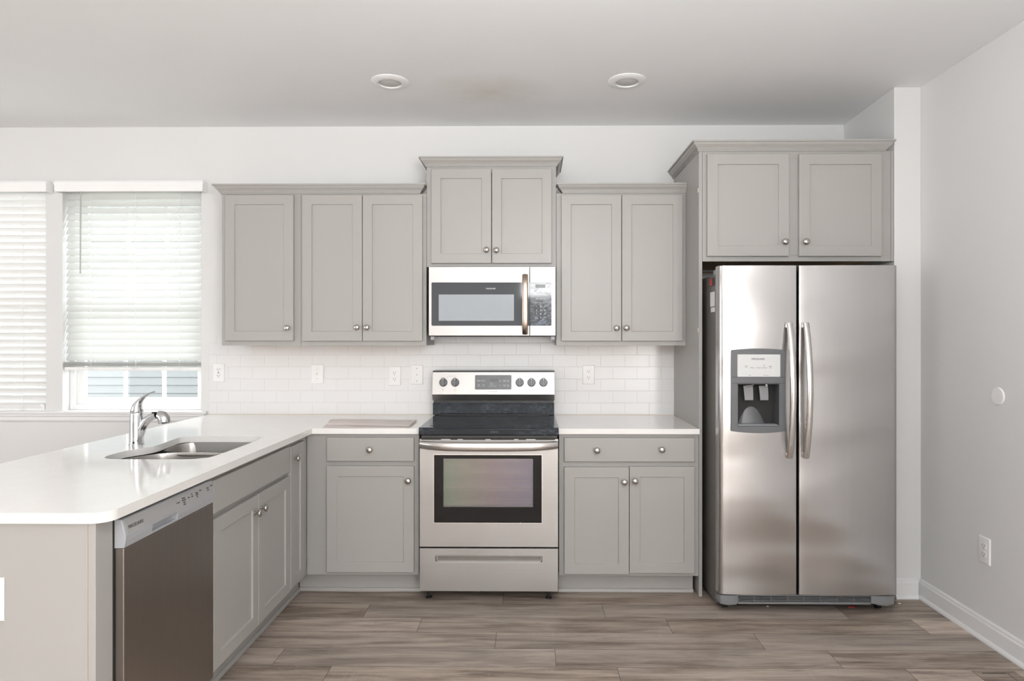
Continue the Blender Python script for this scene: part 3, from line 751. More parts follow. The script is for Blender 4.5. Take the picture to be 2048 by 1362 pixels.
# oven door
z0, z1 = zr(1094), zr(878)
gx0, gx1, gz0, gz1 = ax(867, DR), ax(1084.5, DR), zr(1046.5), zr(909)
wx0, wx1, wz0, wz1 = ax(886.5, DR), ax(1066, DR), zr(1014.5), zr(917.5)
od = MB().box(ra+.001, rz_-.001, -DR, -.6555, z0, z1)
cu_ = MB().box(gx0, gx1, -DR-.02, -.664, gz0, gz1)
dr = obj('oven_door', od, 'steel', rg, bevel=.0012, smooth=False, cut=cu_)
gp = MB().box(gx0+.003, gx1-.003, -DR+.0015, -.688, gz0+.003, gz1-.003)
win = obj('window_border', gp, 'oglass', dr, bevel=.001, smooth=False, cut=MB().box(wx0, wx1, -DR-.02, -.66, wz0, wz1))
tr_ = MB()
for q in ((gx0-.002, gx1+.002, gz0-.0015, gz0+.003), (gx0-.002, gx1+.002, gz1-.003, gz1+.0015)): tr_.box(q[0], q[1], -DR-.001, -DR+.004, q[2], q[3])
for q in ((gx0-.002, gx0+.003), (gx1-.003, gx1+.002)): tr_.box(q[0], q[1], -DR-.001, -DR+.004, gz0+.003, gz1-.003)
obj('window_trim', tr_, 'handle', dr, smooth=False)
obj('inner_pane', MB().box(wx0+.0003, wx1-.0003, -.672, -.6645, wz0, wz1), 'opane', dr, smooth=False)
rk = MB()
for py, a, b2 in ((947.5, 947, 1064), (962, 985, 1064), (975.5, 890, 1065), (981, 920, 1064), (998.5, 900, 1065), (1013, 900, 1065)):
    z = az(py, .68, 970); rk.tube([(ax(a, .68), -.677, z), (ax(b2, .68), -.677, z)], .0009, 6)
obj('oven_rack', rk, 'handle', dr)
obj('glass', MB().box(wx0, wx1, -DR+.003, -DR+.006, wz0, wz1), 'clear', dr, smooth=False)
# vent slots round the handle
for py0, segs in ((878.8, ((842.5, 882), (901, 915), (926, 971), (981, 1028), (1037, 1052), (1071, 1110))), (898.8, ((855, 882), (901, 915), (924, 972), (981, 1030), (1037, 1052), (1070, 1098)))):
    for a, b2 in segs: obj('vent_slot', MB().box(ax(a, DR), ax(b2, DR), -DR-.0008, -DR+.001, zr(py0+1.1), zr(py0-1.1)), 'slot', dr, smooth=False)
hz = zr(889.5); hh = MB(); k_ = 24; pts = []
for i in range(k_+1):
    u_ = i/k_; e = abs(2*u_-1); y = -DR - .048*(1-e**5) - .004; pts.append((ra+.006+(rz_-ra-.012)*u_, y, hz+.004*(e**2)-.004))
hh.tube(pts, [(.0235 - .003*abs(2*i/k_-1)**3, .010) for i in range(k_+1)], 16, side=(0, 0, 1))
obj('door_handle', hh, 'handle', dr)
# cooktop
ct_ = MB(); zt_, zb_ = zr(855), zr(872)
ct_.prism([(-DR-.006, zb_+.003), (-DR-.012, zb_+.008), (-DR-.012, zt_-.006), (-DR-.006, zt_), (-.10, zt_), (-.10, zb_+.003)], 'x', ax(837.3, DR+.01), ax(1117.3, DR+.01))
cp = obj('cooktop', ct_, 'bglass', rg, bevel=.002)
obj('cooktop_glass', MB().prism(rrect(ra+.045, rz_-.045, -.64, -.19, .02), 'z', zt_, zt_+.0015), 'cooktop', rg)
text('cooktop_print', 'CERAMIC', face_front(rm+.03, -DR-.0122, (zt_+zb_)/2), .010, 'inkgrey', cp)
obj('cooktop_rear_ledge', MB().box(ra+.03, rz_-.03, -.17, -.10, zt_, zt_+.009), 'black', rg, bevel=.002)
# backguard
DG = .135
ga, gb = ax(865, DG), ax(1109, DG); zg = lambda py: az(py, DG, 987)
obj('backguard', MB().box(ga+.002, gb-.002, -DG, -.03, zt_+.001, zg(806)), 'bglass', rg, bevel=.002)
obj('backguard_slot', MB().box(ga+.004, gb-.004, -DG+.02, -.03, zg(806), zg(799)), 'black', rg, smooth=False)
cpn = MB(); pr = [(-.03, zg(801)), (-DG+.004, zg(801)), (-DG-.016, zg(788.5)), (-DG+.006, zg(744.5)), (-DG+.010, zg(743.2)), (-.03, zg(743.2))]
cpn.prism(pr, 'x', ga, gb)
cpo = obj('control_panel', cpn, 'steel', rg, bevel=.0012, smooth=False)
sl_ang = math.atan2(.022, zg(744.5)-zg(788.5))
def on_panel(px, py):                                         # matrix on the sloped control face
    z = zg(py); t_ = (z-zg(788.5))/(zg(744.5)-zg(788.5)); y = -DG-.016+.022*t_
    return Matrix.Translation((ax(px, -y), y-.0006, z)) @ Matrix.Rotation(PI/2 - sl_ang, 4, 'X')
obj('top_cap', MB().box(ga, gb, -DG+.009, -.03, zg(743.2), zg(742)), 'black', cpo, smooth=False)
Tm = on_panel(986.5, 764.5); d_ = MB(Tm); d_.prism(rrect(-.113, .113, -.045, .045, .006), 'z', -.001, .001)
dsp = obj('display', d_, 'darkgrey', cpo)
d2 = MB(Tm); d2.prism(rrect(-.020, .030, .004, .022, .002), 'z', .001, .0012); obj('clock_window', d2, 'cavity', dsp)
for s_, px, py, sz_ in (('Bake', 957.5, 761.5, .0085), ('Broil', 966.8, 761.5, .0085), ('Keep', 957.5, 769, .006), ('Warm', 957.5, 772, .006), ('Self', 966.8, 769, .006), ('Clean', 966.8, 772, .006),
        ('Bake', 983, 766.5, .006), ('Broil', 983.5, 769.2, .006), ('Door Locked', 985.5, 772.2, .006), ('^', 1000.5, 763, .015), ('v', 1000.5, 770.5, .012),
        ('Clock', 1009, 760.5, .006), ('Timer', 1009, 763, .006), ('Set', 1016, 760.5, .006), ('Off', 1016, 763, .006), ('Cook', 1009, 769.5, .006), ('Time', 1009, 772, .006), ('On', 1016, 769.5, .006), ('Off', 1016, 772, .006)):
    text('display_print', s_, on_panel(px, py) @ Matrix.Translation((0, 0, .0013)), sz_*1.25, 'inkwhite', dsp)
text('brand_print', 'FRIGIDAIRE', on_panel(986, 782.8), .0105, 'inkgrey', cpo)
for px in (886.7, 910.3, 1039.4, 1063, 1086.7):
    T_ = on_panel(px, 765); kn = MB(T_)
    kn.lathe([(.0001, 0), (.0255, 0), (.0255, .006), (.0235, .010), (.0225, .013), (.0001, .013)], (0, 0, 0), (0, 0, 1), 28)
    kn.prism([(-.0075, -.0235), (.0075, -.0235), (.0080, .027), (-.0080, .027)], 'z', .010, .028)
    ko = obj('control_knob', kn, 'darkgrey', rg, bevel=.0012)
    obj('pointer_mark', MB(T_).box(-.0012, .0012, .014, .026, .028, .0284), 'inkwhite', ko, smooth=False)
    mk = MB(T_)
    for k in range(9):
        a = math.radians(-130+k*32.5+90+0); r_ = .0305
        cx_, cy_ = r_*math.cos(a), r_*math.sin(a); mk.box(cx_-.0007, cx_+.0007, cy_-.0007, cy_+.0007, 0, .0008)
    for q in ((-.008, .001, -.041, -.0402), (-.008, .001, -.0492, -.0484), (-.008, -.0072, -.049, -.0405), (.0002, .001, -.049, -.0405)): mk.box(q[0]+.004, q[1]+.004, q[2], q[3], 0, .0008)
    mk.box(-.006, -.003, -.049, -.046, 0, .001)
    obj('dial_print', mk, 'inkgrey', cpo, smooth=False)
for px, py in ((1039.5, 752.3), (1074.6, 752.3), (899, 752.3), (895, 755)):
    obj('indicator_light', MB(on_panel(px, py)).lathe([(.0001, 0), (.002, 0), (.002, .001), (.0001, .001)], (0, 0, 0), (0, 0, 1), 10), 'ink', cpo)
text('hot_surface_print', 'HOT SURFACE', on_panel(906, 752.3), .0055, 'inkgrey', cpo)

# ------------------------------------------------------------------ microwave
DM = .385
ma, mz = ax(857.5, DM), ax(1111.5, DM); zm_ = lambda py: az(py, DM, 984)
mw = thing('microwave', 'stainless steel over-the-range microwave with black glass door', 'microwave', ((ma+mz)/2, -.19, zm_(673)))
obj('body', MB().box(ma+.003, mz-.003, -.345, -.009, zm_(673)+.006, az(533.8, DU)-.003), 'side', mw, smooth=False)
xs2 = ax(1059.3, DM); z0, z1 = zm_(671.5), zm_(533.5)
dm = MB().box(ma, xs2-.001, -DM, -.346, z0, z1)
gx0, gx1, gz0, gz1 = ax(863, DM), ax(1103, DM), zm_(651.5), zm_(564.8)
door = obj('door', dm, 'steel', mw, bevel=.002, smooth=False)
cpm = obj('control_panel', MB().box(xs2+.001, mz, -DM, -.346, z0, z1), 'steel', mw, bevel=.002, smooth=False)
g_ = MB().prism(rrect(gx0, xs2+.02, gz0, gz1, .006), 'y', -DM-.0015, -DM+.001)
gg = obj('door_glass', MB().prism([p for p in rrect(gx0, xs2+.002, gz0, gz1, .006) if p[0] < xs2-.004] + [(xs2-.001, gz0), (xs2-.001, gz1)], 'y', -DM-.0015, -DM+.001), 'mglass', door) if False else None
def half_rr(x0, x1, z0, z1, r, left):
    pts = rrect(x0, x1, z0, z1, r)
    out = []
    for (x, z) in pts:
        if left and x > (x0+x1)/2: x = x1; z = z0 if z < (z0+z1)/2 else z1
        if not left and x < (x0+x1)/2: x = x0; z = z0 if z < (z0+z1)/2 else z1
        if not out or (x, z) != out[-1]: out.append((x, z))
    if out[0] == out[-1]: out.pop()
    return out
gg = obj('door_glass', MB().prism(half_rr(gx0, xs2-.001, gz0, gz1, .006, True), 'y', -DM-.0015, -DM+.001), 'mglass', door)
obj('window_screen', MB().box(ax(877.6, DM), ax(1028, DM), -DM-.0022, -DM-.0014, zm_(641.5), zm_(589)), 'mwin', gg, smooth=False)
text('brand_print', 'FRIGIDAIRE', face_front(ax(981.5, DM), -DM-.0017, zm_(577.3)), .0105, 'inkwhite', gg)
ck = obj('keypad', MB().prism(half_rr(xs2+.001, gx1, gz0, gz1, .006, False), 'y', -DM-.0015, -DM+.001), 'cpanel', cpm)
obj('clock_window', MB().box(ax(1071, DM), ax(1091, DM), -DM-.002, -DM-.0014, zm_(576), zm_(569)), 'darkgrey', ck, smooth=False)
for s_, px, py, z_ in (('sensor', 1081.5, 582, .007), ('cook', 1081.5, 584, .007), ('popcorn', 1073, 590.3, .0065), ('potato', 1081.5, 590.3, .0065), ('beverage', 1090, 590.3, .0065),
        ('melt', 1073, 597, .0065), ('soften', 1073, 599, .0055), ('reheat', 1081.5, 598, .0065), ('defrost', 1090, 597, .0065), ('weight', 1090, 599, .0055),
        ('power', 1073, 605.5, .0065), ('timer', 1081.5, 605.5, .0065), ('favorite', 1090, 605.5, .0065),
        ('1', 1073, 613, .011), ('2', 1081.5, 613, .011), ('3', 1090, 613, .011), ('4', 1073, 620.5, .011), ('5', 1081.5, 620.5, .011), ('6', 1090, 620.5, .011),
        ('7', 1073, 628, .011), ('8', 1081.5, 628, .011), ('9', 1090, 628, .011), ('0', 1081.5, 635, .011), ('stop', 1073, 636, .008), ('start', 1090, 634.5, .008)):
    text('keypad_print', s_, face_front(ax(px, DM), -DM-.0017, zm_(py)), z_*1.15, 'inkwhite', ck, depth=.0002)
hx = ax(1050.2, DM+.03); pts = []
for i in range(21):
    u_ = i/20; e = abs(2*u_-1); pts.append((hx - .000*e, -DM-.004-.038*(1-e**6), zm_(549.5)+(zm_(668)-zm_(549.5))*u_))
hm = MB(); hm.tube(pts, [(.0165, .0055)]*21, 16, side=(1, 0, 0)); obj('door_handle', hm, 'bronze', door)
un = MB(); un.box(ma+.03, mz-.03, -.34, -.06, zm_(673)-.002, zm_(673)+.006); obj('underside_vent', un, 'black', mw, bevel=.001, smooth=False)
for x0_, x1_ in ((ma+.004, ma+.028), (mz-.028, mz-.004)):
    obj('mounting_bracket', MB().box(x0_, x1_, -.345, -.325, zm_(680), zm_(672.5)), 'silver', mw, bevel=.002)

# ------------------------------------------------------------------ refrigerator
DF = .866
fa0, fm0, fm1, fb0 = ax(1435, DF-.03), ax(1593.5, DF), ax(1598, DF), ax(1792, DF-.02)
fz = lambda py, d=DF: az(py, d, 1600)
rf = thing('refrigerator', 'stainless steel side by side refrigerator with dispenser in left door', 'refrigerator', ((fa0+fb0)/2, -.46, 0))
FZ0, FZ1 = fz(1190), fz(530.5)
obj('body', MB().box(fa0+.004, fb0-.006, -.785, -.06, .03, fz(545)), 'side', rf, bevel=.004, smooth=False)
obj('door_gasket', MB().box(fa0+.012, fb0-.012, -.800, -.785, FZ0+.01, FZ1-.02), 'rubber', rf, smooth=False)
def fdoor(x0, x1, rl, rr):
    # plan outline with rounded outer vertical edge and a slight belly
    pts = [(x0, -.800)]
    def arc(cx, cy, r, a0, a1, n_=7): return [(cx + r*math.cos(math.radians(a0+(a1-a0)*k/n_)), cy + r*math.sin(math.radians(a0+(a1-a0)*k/n_))) for k in range(n_+1)]
    y = -DF
    pts += arc(x0+rl, y+rl, rl, 180, 270)
    nb = 14
    for k in range(1, nb):
        u_ = k/nb; pts.append((x0+rl+(x1-x0-rl-rr)*u_, y-.006*math.sin(PI*u_)))
    pts += arc(x1-rr, y+rr, rr, 270, 360)
    pts.append((x1, -.800))
    return pts
dx0, dx1, dz0, dz1 = ax(1461.5, DF), ax(1569.5, DF), fz(865), fz(697)
cavx0, cavx1, cavz0, cavz1 = ax(1473.5, DF), ax(1557.5, DF), fz(852), fz(767)
cutc = MB().box(cavx0, cavx1, -DF-.05, -.800+.012, cavz0, cavz1)
fdl = obj('freezer_door', MB().prism(fdoor(fa0, fm0, .028, .006), 'z', FZ0, FZ1), 'fsteel', rf, bevel=.002, cut=cutc)
fdr = obj('refrigerator_door', MB().prism(fdoor(fm1, fb0, .006, .022), 'z', FZ0, FZ1), 'fsteel', rf, bevel=.002)
for x in (fa0+.05, fb0-.05):
    obj('hinge_cover', MB().box(x-.035, x+.035, -.82, -.70, fz(545), fz(545)+.028), 'silver', rf, bevel=.004)
# bowed handles
for px_t, px_b, par in ((1579.5, 1577, fdl), (1612.5, 1611, fdr)):
    h_ = MB(); x = ax(px_t, DF+.02); zt2, zb2 = fz(646, DF+.03), fz(917, DF+.03); pts = []; rad = []
    for i in range(25):
        u_ = i/24; b3 = math.sin(PI*u_); pts.append((x, -DF-.016-.050*b3**.8, zt2+(zb2-zt2)*u_)); rad.append((.0155, .013-.0035*abs(2*u_-1)))
    h_.tube(pts, rad, 18, side=(1, 0, 0)); ho = obj('door_handle', h_, 'handle', par)
    ft = MB()
    for z in (zt2-.012, zb2+.012): ft.box(x-.012, x+.012, -DF-.020, -DF+.003, z-.012, z+.012)
    obj('handle_foot', ft, 'handle', ho, bevel=.003)
# dispenser
bz_ = []
def arcpts(x0, x1, z, sag, n_=10): return [(x0+(x1-x0)*k/n_, z + sag*(1-(2*k/n_-1)**2)) for k in range(n_+1)]
poly = arcpts(dx0, dx1, dz1-.008, .008)[::-1] + arcpts(dx0-.001, dx1+.001, dz0+.008, -.010)
be = MB().prism(poly, 'y', -DF-.012, -DF+.0045)
bez = obj('dispenser_bezel', be, 'darkgrey', fdl, bevel=.002, cut=MB().box(cavx0, cavx1, -DF-.05, -.80, cavz0, cavz1))
obj('bezel_groove', MB().box(dx0+.001, dx1-.001, -DF-.0126, -DF-.0115, fz(754.5), fz(753.7)), 'ink', bez, smooth=False)
obj('bezel_groove', MB().box(dx0+.001, dx1-.001, -DF-.0126, -DF-.0115, fz(766.5), fz(765.9)), 'ink', bez, smooth=False)
lin = MB(); e = .0015; yb_ = -.800+.016
lin.box(cavx0+e, cavx1-e, yb_, yb_+.004, cavz0+e, cavz1-e); lin.box(cavx0+.0003, cavx0+.003, -DF-.010, yb_, cavz0, cavz1); lin.box(cavx1-.003, cavx1-.0003, -DF-.010, yb_, cavz0, cavz1)
lin.box(cavx0, cavx1, -DF-.010, yb_, cavz1-.003, cavz1-.0003); lin.box(cavx0, cavx1, -DF-.010, yb_, cavz0+.0003, cavz0+.003)
cav = obj('dispenser_cavity', lin, 'cavity', fdl, smooth=False)
pc = obj('dispenser_controls', MB().prism(rrect(ax(1473.2, DF), ax(1558.7, DF), fz(753.5), fz(708.7), .003), 'y', -DF-.0145, -DF-.011), 'panelwhite', fdl, bevel=.0008)
text('brand_print', 'FRIGIDAIRE', face_front(ax(1515.5, DF+.01), -DF-.0148, fz(718)), .0125, 'ink', pc)
for s_, px, py, z_ in (('Water', 1492, 731.5, .005), ('Filter', 1492, 734.2, .005), ('Water', 1504, 735.2, .0065), ('Cubed', 1516, 735.2, .0065), ('Crushed', 1527.5, 735.2, .0065), ('Light', 1540, 732.5, .0065), ('Lock', 1540, 735.5, .005), ('o', 1527.3, 730.5, .012), ('reset', 1499, 750, .005), ('hold 3 sec', 1531, 750.2, .005)):
    text('control_print', s_, face_front(ax(px, DF+.01), -DF-.0148, fz(py)), z_*1.2, 'inkgrey', pc)
for px0, px1 in ((1485.5, 1505), (1516.5, 1535)):
    xm = (ax(px0, DF-.03)+ax(px1, DF-.03))/2; hw = (ax(px1, DF-.03)-ax(px0, DF-.03))/2
    p_ = MB(); r_ = []
    for k in range(7):
        u_ = k/6; w_ = hw*(1-.12*u_); z = fz(772) + (fz(801)-fz(772))*u_; y = -DF+.022 - .014*math.sin(u_*1.5)
        r_.append([(xm-w_, y, z), (xm+w_, y, z), (xm+w_, y+.004, z), (xm-w_, y+.004, z)])
    p_.loft(r_); obj('dispenser_paddle', p_, 'paddle', cav, bevel=.0015)
xm = ax(1497, DF-.03)
obj('ice_chute', MB().tube([(xm + .020*math.cos(a), -DF+.015+.012*math.sin(a), fz(768)-.004-.006*abs(math.sin(a/2))) for a in [PI*j/12+PI for j in range(13)]], .0013, 6), 'panelwhite', cav)
obj('water_nozzle', MB().lathe([(.0001, 0), (.004, 0), (.006, .014), (.0001, .014)], (ax(1530, DF-.03), -DF+.01, fz(773)), seg=12), 'panelwhite', cav)
# moulded hump at the back of the cavity
hp_ = MB(); r_ = []
for k in range(9):
    u_ = k/8; w_ = .036 + .048*u_**1.0 - .0; z = fz(806) + (fz(850.5)-fz(806))*u_ ; y = yb_ - .030*u_**.6 - .004
    cx_ = (cavx0+cavx1)/2 - .012; r_.append([(cx_-w_*math.cos(a)*.95, y - .0 + (yb_-y)*(1-math.sin(a))*1.0, z) for a in [PI*j/10 for j in range(11)]] )
hp_.loft(r_, caps=True); obj('drip_shield', hp_, 'darkgrey', cav)
obj('drip_tray', MB().box(cavx0+.004, cavx1-.004, -DF-.006, yb_-.03, cavz0+.003, cavz0+.007), 'silver', cav, bevel=.001, smooth=False)
# kick grille
gl_ = MB(); z0, z1 = fz(1215), fz(1193)
xga, xgb = fa0+.0, fb0-.0
poly = [(xga+.002, z1), (xga, z1-.02), (xga+.012, z0+.006), (xga+.03, z0), (xga+.09, z0+.004), (xga+.13, z0+.012), (xgb-.13, z0+.012), (xgb-.09, z0+.004), (xgb-.03, z0), (xgb-.012, z0+.006), (xgb, z1-.02), (xgb-.002, z1)]
xq0, xq1 = ax(1474, .83), ax(1738, .83)
g_ = MB()
g_.loft([[(x, -.792, zt3), (x, -.792, zb3), (x, yf3, zb3+.006), (x, yf3-.004, (zb3+zt3)/2), (x, yf3, zt3)] for x, zb3, zt3, yf3 in ((xga+.001, z0+.016, z1-.006, -.830), (xga+.012, z0+.004, z1-.002, -.846), (xga+.05, z0, z1, -.855), (xga+.09, z0+.003, z1, -.855), (xq0, z0+.010, z1, -.848))])
g_.loft([[(x, -.792, zt3), (x, -.792, zb3), (x, yf3, zb3+.006), (x, yf3-.004, (zb3+zt3)/2), (x, yf3, zt3)] for x, zb3, zt3, yf3 in ((xq1, z0+.010, z1, -.848), (xgb-.09, z0+.003, z1, -.855), (xgb-.05, z0, z1, -.855), (xgb-.012, z0+.004, z1-.002, -.846), (xgb-.001, z0+.016, z1-.006, -.830))])
g_.box(xq0, xq1, -.849, -.80, z0+.010, z0+.018); g_.box(xq0, xq1, -.847, -.80, z1-.004, z1)
gr = obj('kick_grille', g_, 'grille', rf)
gs = MB()
for k in range(5):
    z = z0+.019+k*(z1-z0-.025)/4; gs.box(ax(1474, .83), ax(1737, .83), -.845, -.815, z-.0016, z+.0016)
for k in range(1, 8): x = ax(1474+k*33, .83); gs.box(x-.0015, x+.0015, -.843, -.815, z0+.017, z1-.005)
obj('grille_louvres', gs, 'louvre', gr, smooth=False)
obj('grille_shadow_plate', MB().box(ax(1474, .83), ax(1737, .83), -.808, -.8005, z0+.017, z1-.005), 'black', gr, smooth=False)
for x in (xga+.055, xgb-.055): obj('roller_foot', MB().lathe([(.0001, -.012), (.018, -.012), (.018, .012), (.0001, .012)], (x, -.77, .0185), (1, 0, 0), 18), 'black', rf)
# labels on the exposed side of the refrigerator
xs3 = fa0+.004-.0006
def side_label(name, d0, d1, py0, py1, m, skew=0):
    z0_, z1_ = az(py1, (d0+d1)/2, 1425), az(py0, (d0+d1)/2, 1425)
    return obj(name, MB().box(xs3-.0006, xs3+.0006, -d1, -d0, z0_, z1_), m, rf, smooth=False)
a = side_label('energy_label', .680, .775, 556, 572, 'ink'); obj('label_red_block', MB().box(xs3-.0012, xs3-.0005, -.722, -.682, az(571, .72, 1425), az(557, .72, 1425)), 'red', a, smooth=False)
side_label('side_label', .700, .760, 574, 583, 'darkgrey'); side_label('side_label', .688, .770, 584, 613, 'labelw'); side_label('side_label', .700, .775, 615, 624, 'labelw')

# ------------------------------------------------------------------ dishwasher (faces +x)
dy0, dy1 = YD0+.0, ys0-.004
dwr = thing('dishwasher', 'dark stainless dishwasher with silver control strip in the peninsula', 'dishwasher', (XP-.28, (dy0+dy1)/2, 0), PI/2)
u = lambda x: -(x)                                            # local y for world x offset from XP
obj('tub', MB(TP).box(dy0+.004, dy1-.004, .0, .56, .12, .868), 'slot', dwr, smooth=False)
obj('toe_panel', MB(TP).box(dy0+.004, dy1-.004, .045, .05, .012, .112), 'black', dwr, smooth=False)
zs1 = .785
obj('door', MB(TP).box(dy0+.003, dy1-.003, -.029, .0, .125, zs1-.0005), 'dwsteel', dwr, bevel=.003, smooth=False)
def con_prof(): return [(.0, zs1), (-.029, zs1), (-.033, zs1+.022), (-.034, .822), (-.023, .866), (-.020, .870), (.0, .870)]
cn = MB(TP); cn.prism(con_prof(), 'x', dy0+.002, dy1-.002)
# pocket handle
pk0, pk1 = zy(2.07), zy(2.215)
cutp = MB(TP); cutp.prism([(-.05, .794), (-.015, .794), (-.012, .812), (-.05, .817)], 'x', pk0, pk1)
cno = obj('control_strip', cn, 'silver', dwr, bevel=.0025, smooth=False, cut=cutp)
# face plate on the upper slope
s_ang = math.atan2(.011, .044)
def on_dw(z, h):                                              # z = camera distance, h = height on the sloped face
    t_ = (h-.822)/.044; o_ = .034-.011*t_
    return Matrix.Translation((XP+o_+.0014, zy(z), h)) @ Matrix.Rotation(PI/2, 4, 'Z') @ Matrix.Rotation(PI/2 - s_ang, 4, 'X')
fpz = MB(TP); fpz.prism([(-.0343, .8245), (-.0348, .8245), (-.0243, .8625), (-.0238, .8625)], 'x', dy0+.016, dy1-.012)
fpo = obj('strip_face', fpz, 'silver_face', cno, smooth=False)
text('brand_print', 'FRIGIDAIRE', on_dw(1.985, .842) , .0145, 'ink', fpo)
for s_, z, h in (('Cancel', 2.225, .846), ('Heavy', 2.262, .853), ('Normal', 2.262, .846), ('Light', 2.262, .839), ('Rinse', 2.262, .832), ('Dry', 2.295, .847), ('Hi', 2.318, .853), ('Sani', 2.318, .846), ('Delay', 2.35, .850), ('2h 4h', 2.35, .843), ('6h', 2.35, .836), ('Heat', 2.378, .853), ('Start', 2.43, .850), ('Lock', 2.43, .843), ('Clean', 2.46, .852)):
    text('button_print', s_, on_dw(z, h), .0075, 'ink', fpo)

# ------------------------------------------------------------------ outlets, switches, plates
def plate(name, label, T, w_, h_, kind, cat, group=None):
    root = thing(name, label, cat, T.translation, T.to_euler().z, group)
    mb = MB(T)
    def ring(i, y): return [(-w_/2+i, y, -h_/2+i), (w_/2-i, y, -h_/2+i), (w_/2-i, y, h_/2-i), (-w_/2+i, y, h_/2-i)]
    mb.loft([ring(0, 0), ring(0, -.002), ring(.003, -.0055), ring(.006, -.006)]); obj('cover_plate', mb, 'plastic', root)
    if kind in ('outlet', 'gfci'):
        for s in (1, -1):
            zc = s*.0195; f_ = MB(T); f_.prism([(x_, z_+zc) for x_, z_ in rrect(-.017, .017, -.0145, .0145, .010)], 'y', -.0078, -.0055); so = obj('socket', f_, 'plastic', root)
            g_ = MB(T); g_.box(-.0080, -.0055, -.0082, -.0076, zc-.001, zc+.008); g_.box(.0055, .0080, -.0082, -.0076, zc, zc+.007)
            g_.lathe([(.0001, 0), (.0026, 0), (.0026, .0006), (.0001, .0006)], (0, -.0076, zc-.0075), (0, -1, 0), 10); obj('slots', g_, 'slot', so, smooth=False)
        if kind == 'gfci':
            g_ = MB(T); g_.box(-.005, .005, -.0082, -.006, -.0022, .0002); g_.box(-.005, .005, -.0082, -.006, .0014, .0038); obj('test_buttons', g_, 'slot', root, smooth=False)
        else:
            obj('screw', MB(T).lathe([(.0001, 0), (.003, 0), (.0025, .001), (.0001, .0012)], (0, -.006, 0), (0, -1, 0), 10), 'handle', root)
    elif kind == 'switch':
        obj('toggle', MB(T).prism([(-.006, -.009), (-.006, .009), (-.016, .007), (-.017, .002)], 'x', -.0045, .0045), 'plastic', root, bevel=.001)
        g_ = MB(T)
        for z in (.030, -.030): g_.lathe([(.0001, 0), (.0028, 0), (.0022, .001), (.0001, .0012)], (0, -.006, z), (0, -1, 0), 10)
        obj('screws', g_, 'handle', root)
    elif kind == 'dark':
        g_ = MB(T); 
        for z in (.040, 0, -.040): g_.lathe([(.0001, 0), (.0026, 0), (.0022, .001), (.0001, .0012)], (0, -.006, z), (0, -1, 0), 10)
        obj('screws', g_, 'slot', root)
    return root
def wallT(px, py, d=.0085): x, z = at(px, py, d); return Matrix.Translation((x, -d, z))
plate('electrical_outlet', 'white outlet with dark test buttons on tile beside the window', wallT(437.7, 745.5), .074, .118, 'gfci', 'outlet')
plate('light_switch', 'white switch plate on the tile under the two door left cabinet', wallT(634.7, 748), .080, .125, 'switch', 'switch')
plate('electrical_outlet', 'white outlet on the tile left of the range, beside a switch plate', wallT(789.5, 752), .078, .122, 'outlet', 'outlet')
plate('phone_jack_plate', 'white jack plate with three screws just left of the range backguard', wallT(833.8, 749.3), .079, .124, 'dark', 'wall plate')
plate('electrical_outlet', 'white outlet on the tile right of the range', wallT(1177, 749.3), .078, .122, 'outlet', 'outlet')
def sideT(z, h): return Matrix.Translation((XR, z-DIST, h)) @ Matrix.Rotation(-PI/2, 4, 'Z')
plate('electrical_outlet', 'white outlet low on the right hand wall', sideT(3.088, .419), .076, .122, 'outlet', 'outlet')
plate('electrical_outlet', 'white plate at the left frame edge on the peninsula end panel', Matrix.Translation((at(-18, 1198, DIST-1.845)[0], YE-.0005, at(-18, 1198, DIST-1.845)[1])), .078, .122, 'dark', 'outlet')
rp = thing('round_wall_plate', 'round white blank plate on the right hand wall', 'wall plate', (XR, 3.0-DIST, 1.142))
obj('disc', MB().lathe([(.0001, 0), (.040, 0), (.040, .003), (.037, .006), (.0001, .0065)], (XR, 3.0-DIST, 1.142), (-1, 0, 0), 40), 'plastic', rp)
obj('screw', MB().lathe([(.0001, 0), (.003, 0), (.0001, .001)], (XR-.0064, 3.0-DIST, 1.142), (-1, 0, 0), 10), 'handle', rp)

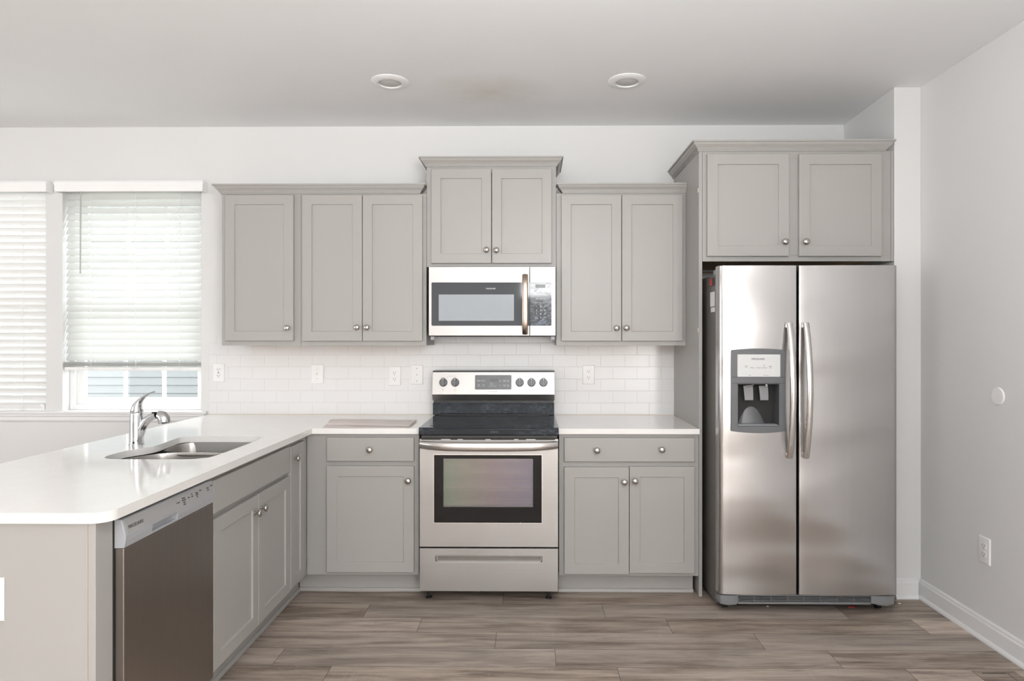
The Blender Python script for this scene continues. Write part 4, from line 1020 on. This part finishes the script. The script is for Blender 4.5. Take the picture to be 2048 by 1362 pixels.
# ------------------------------------------------------------------ recessed ceiling lights
def clight(px, py, label):
    t_ = (ZC-EYE)*F/(CY-py); u_ = (px-CX)/F
    x, y = t_*(u_*math.cos(YAW)-math.sin(YAW)), -DIST+t_*(u_*math.sin(YAW)+math.cos(YAW))
    r = thing('recessed_ceiling_light', label, 'ceiling light', (x, y, ZC), 0, None)
    obj('trim_ring', MB().lathe([(.0985, 0), (.0985, -.003), (.094, -.006), (.066, -.014), (.062, -.013), (.060, -.004), (.060, 0)], (x, y, ZC), seg=48), 'plastic', r)
    obj('lens', MB().lathe([(.0001, -.009), (.055, -.008), (.0605, -.0045), (.0001, -.004)], (x, y, ZC), seg=40), 'lens', r)
M['lens'] = mat('frosted_lens', (.62, .61, .60), .6)
clight(780, 163, 'round recessed ceiling light on the left, above the range cabinet')
clight(1254, 161, 'round recessed ceiling light on the right, nearer the refrigerator')

# ------------------------------------------------------------------ floor register and crumbs
fr_ = thing('floor_register', 'wood look flush floor register at the lower right corner', 'floor vent', (1.65, -1.60, 0))
g0 = cpt
def fpt(px, py): u_ = (px-CX)/F; t_ = EYE*F/(py-CY); return (t_*(u_*math.cos(YAW)-math.sin(YAW)), -DIST+t_*(u_*math.sin(YAW)+math.cos(YAW)))
a = fpt(1964.5, 1347.5); b2 = fpt(2011, 1347.5)
obj('frame', MB().box(a[0]-.03, b2[0]+.05, a[1]-.16, a[1]+.02, .0004, .002), 'plank', fr_, smooth=False)
sl_ = MB(); sl_.box(a[0], b2[0], a[1]-.002, a[1]+.003, .002, .0026)
for k in range(9): sl_.box(b2[0]+.004, b2[0]+.008, a[1]-.012-k*.014, a[1]-.004-k*.014, .002, .0026)
obj('slots', sl_, 'gap', fr_, smooth=False)
def crumb(label, px, py, r, m, name='crumb'):
    x, y = fpt(px, py); bm = bmesh.new(); bmesh.ops.create_icosphere(bm, subdivisions=2, radius=r)
    for v_ in bm.verts: v_.co *= random.uniform(.75, 1.15)
    bm.transform(Matrix.Translation((x, y, r*.5)) @ Matrix.Diagonal((1.3, .9, .5, 1))); k = MB(); k.bm = bm
    tag(obj(name, k, m), label, name.replace('_', ' '))
crumb('pale crumb on the floor right of the refrigerator', 1799, 1208, .006, 'crumb')
crumb('small pale crumb on the floor under the refrigerator grille', 1535, 1213.5, .006, 'crumb')
x, y = fpt(1703, 1214)
rt = tag(obj('red_scrap', MB().prism([(x-.018, y-.004), (x+.016, y-.007), (x+.018, y+.004), (x-.014, y+.006)], 'z', .0005, .003), 'red'), 'small red scrap on the floor under the refrigerator', 'scrap')
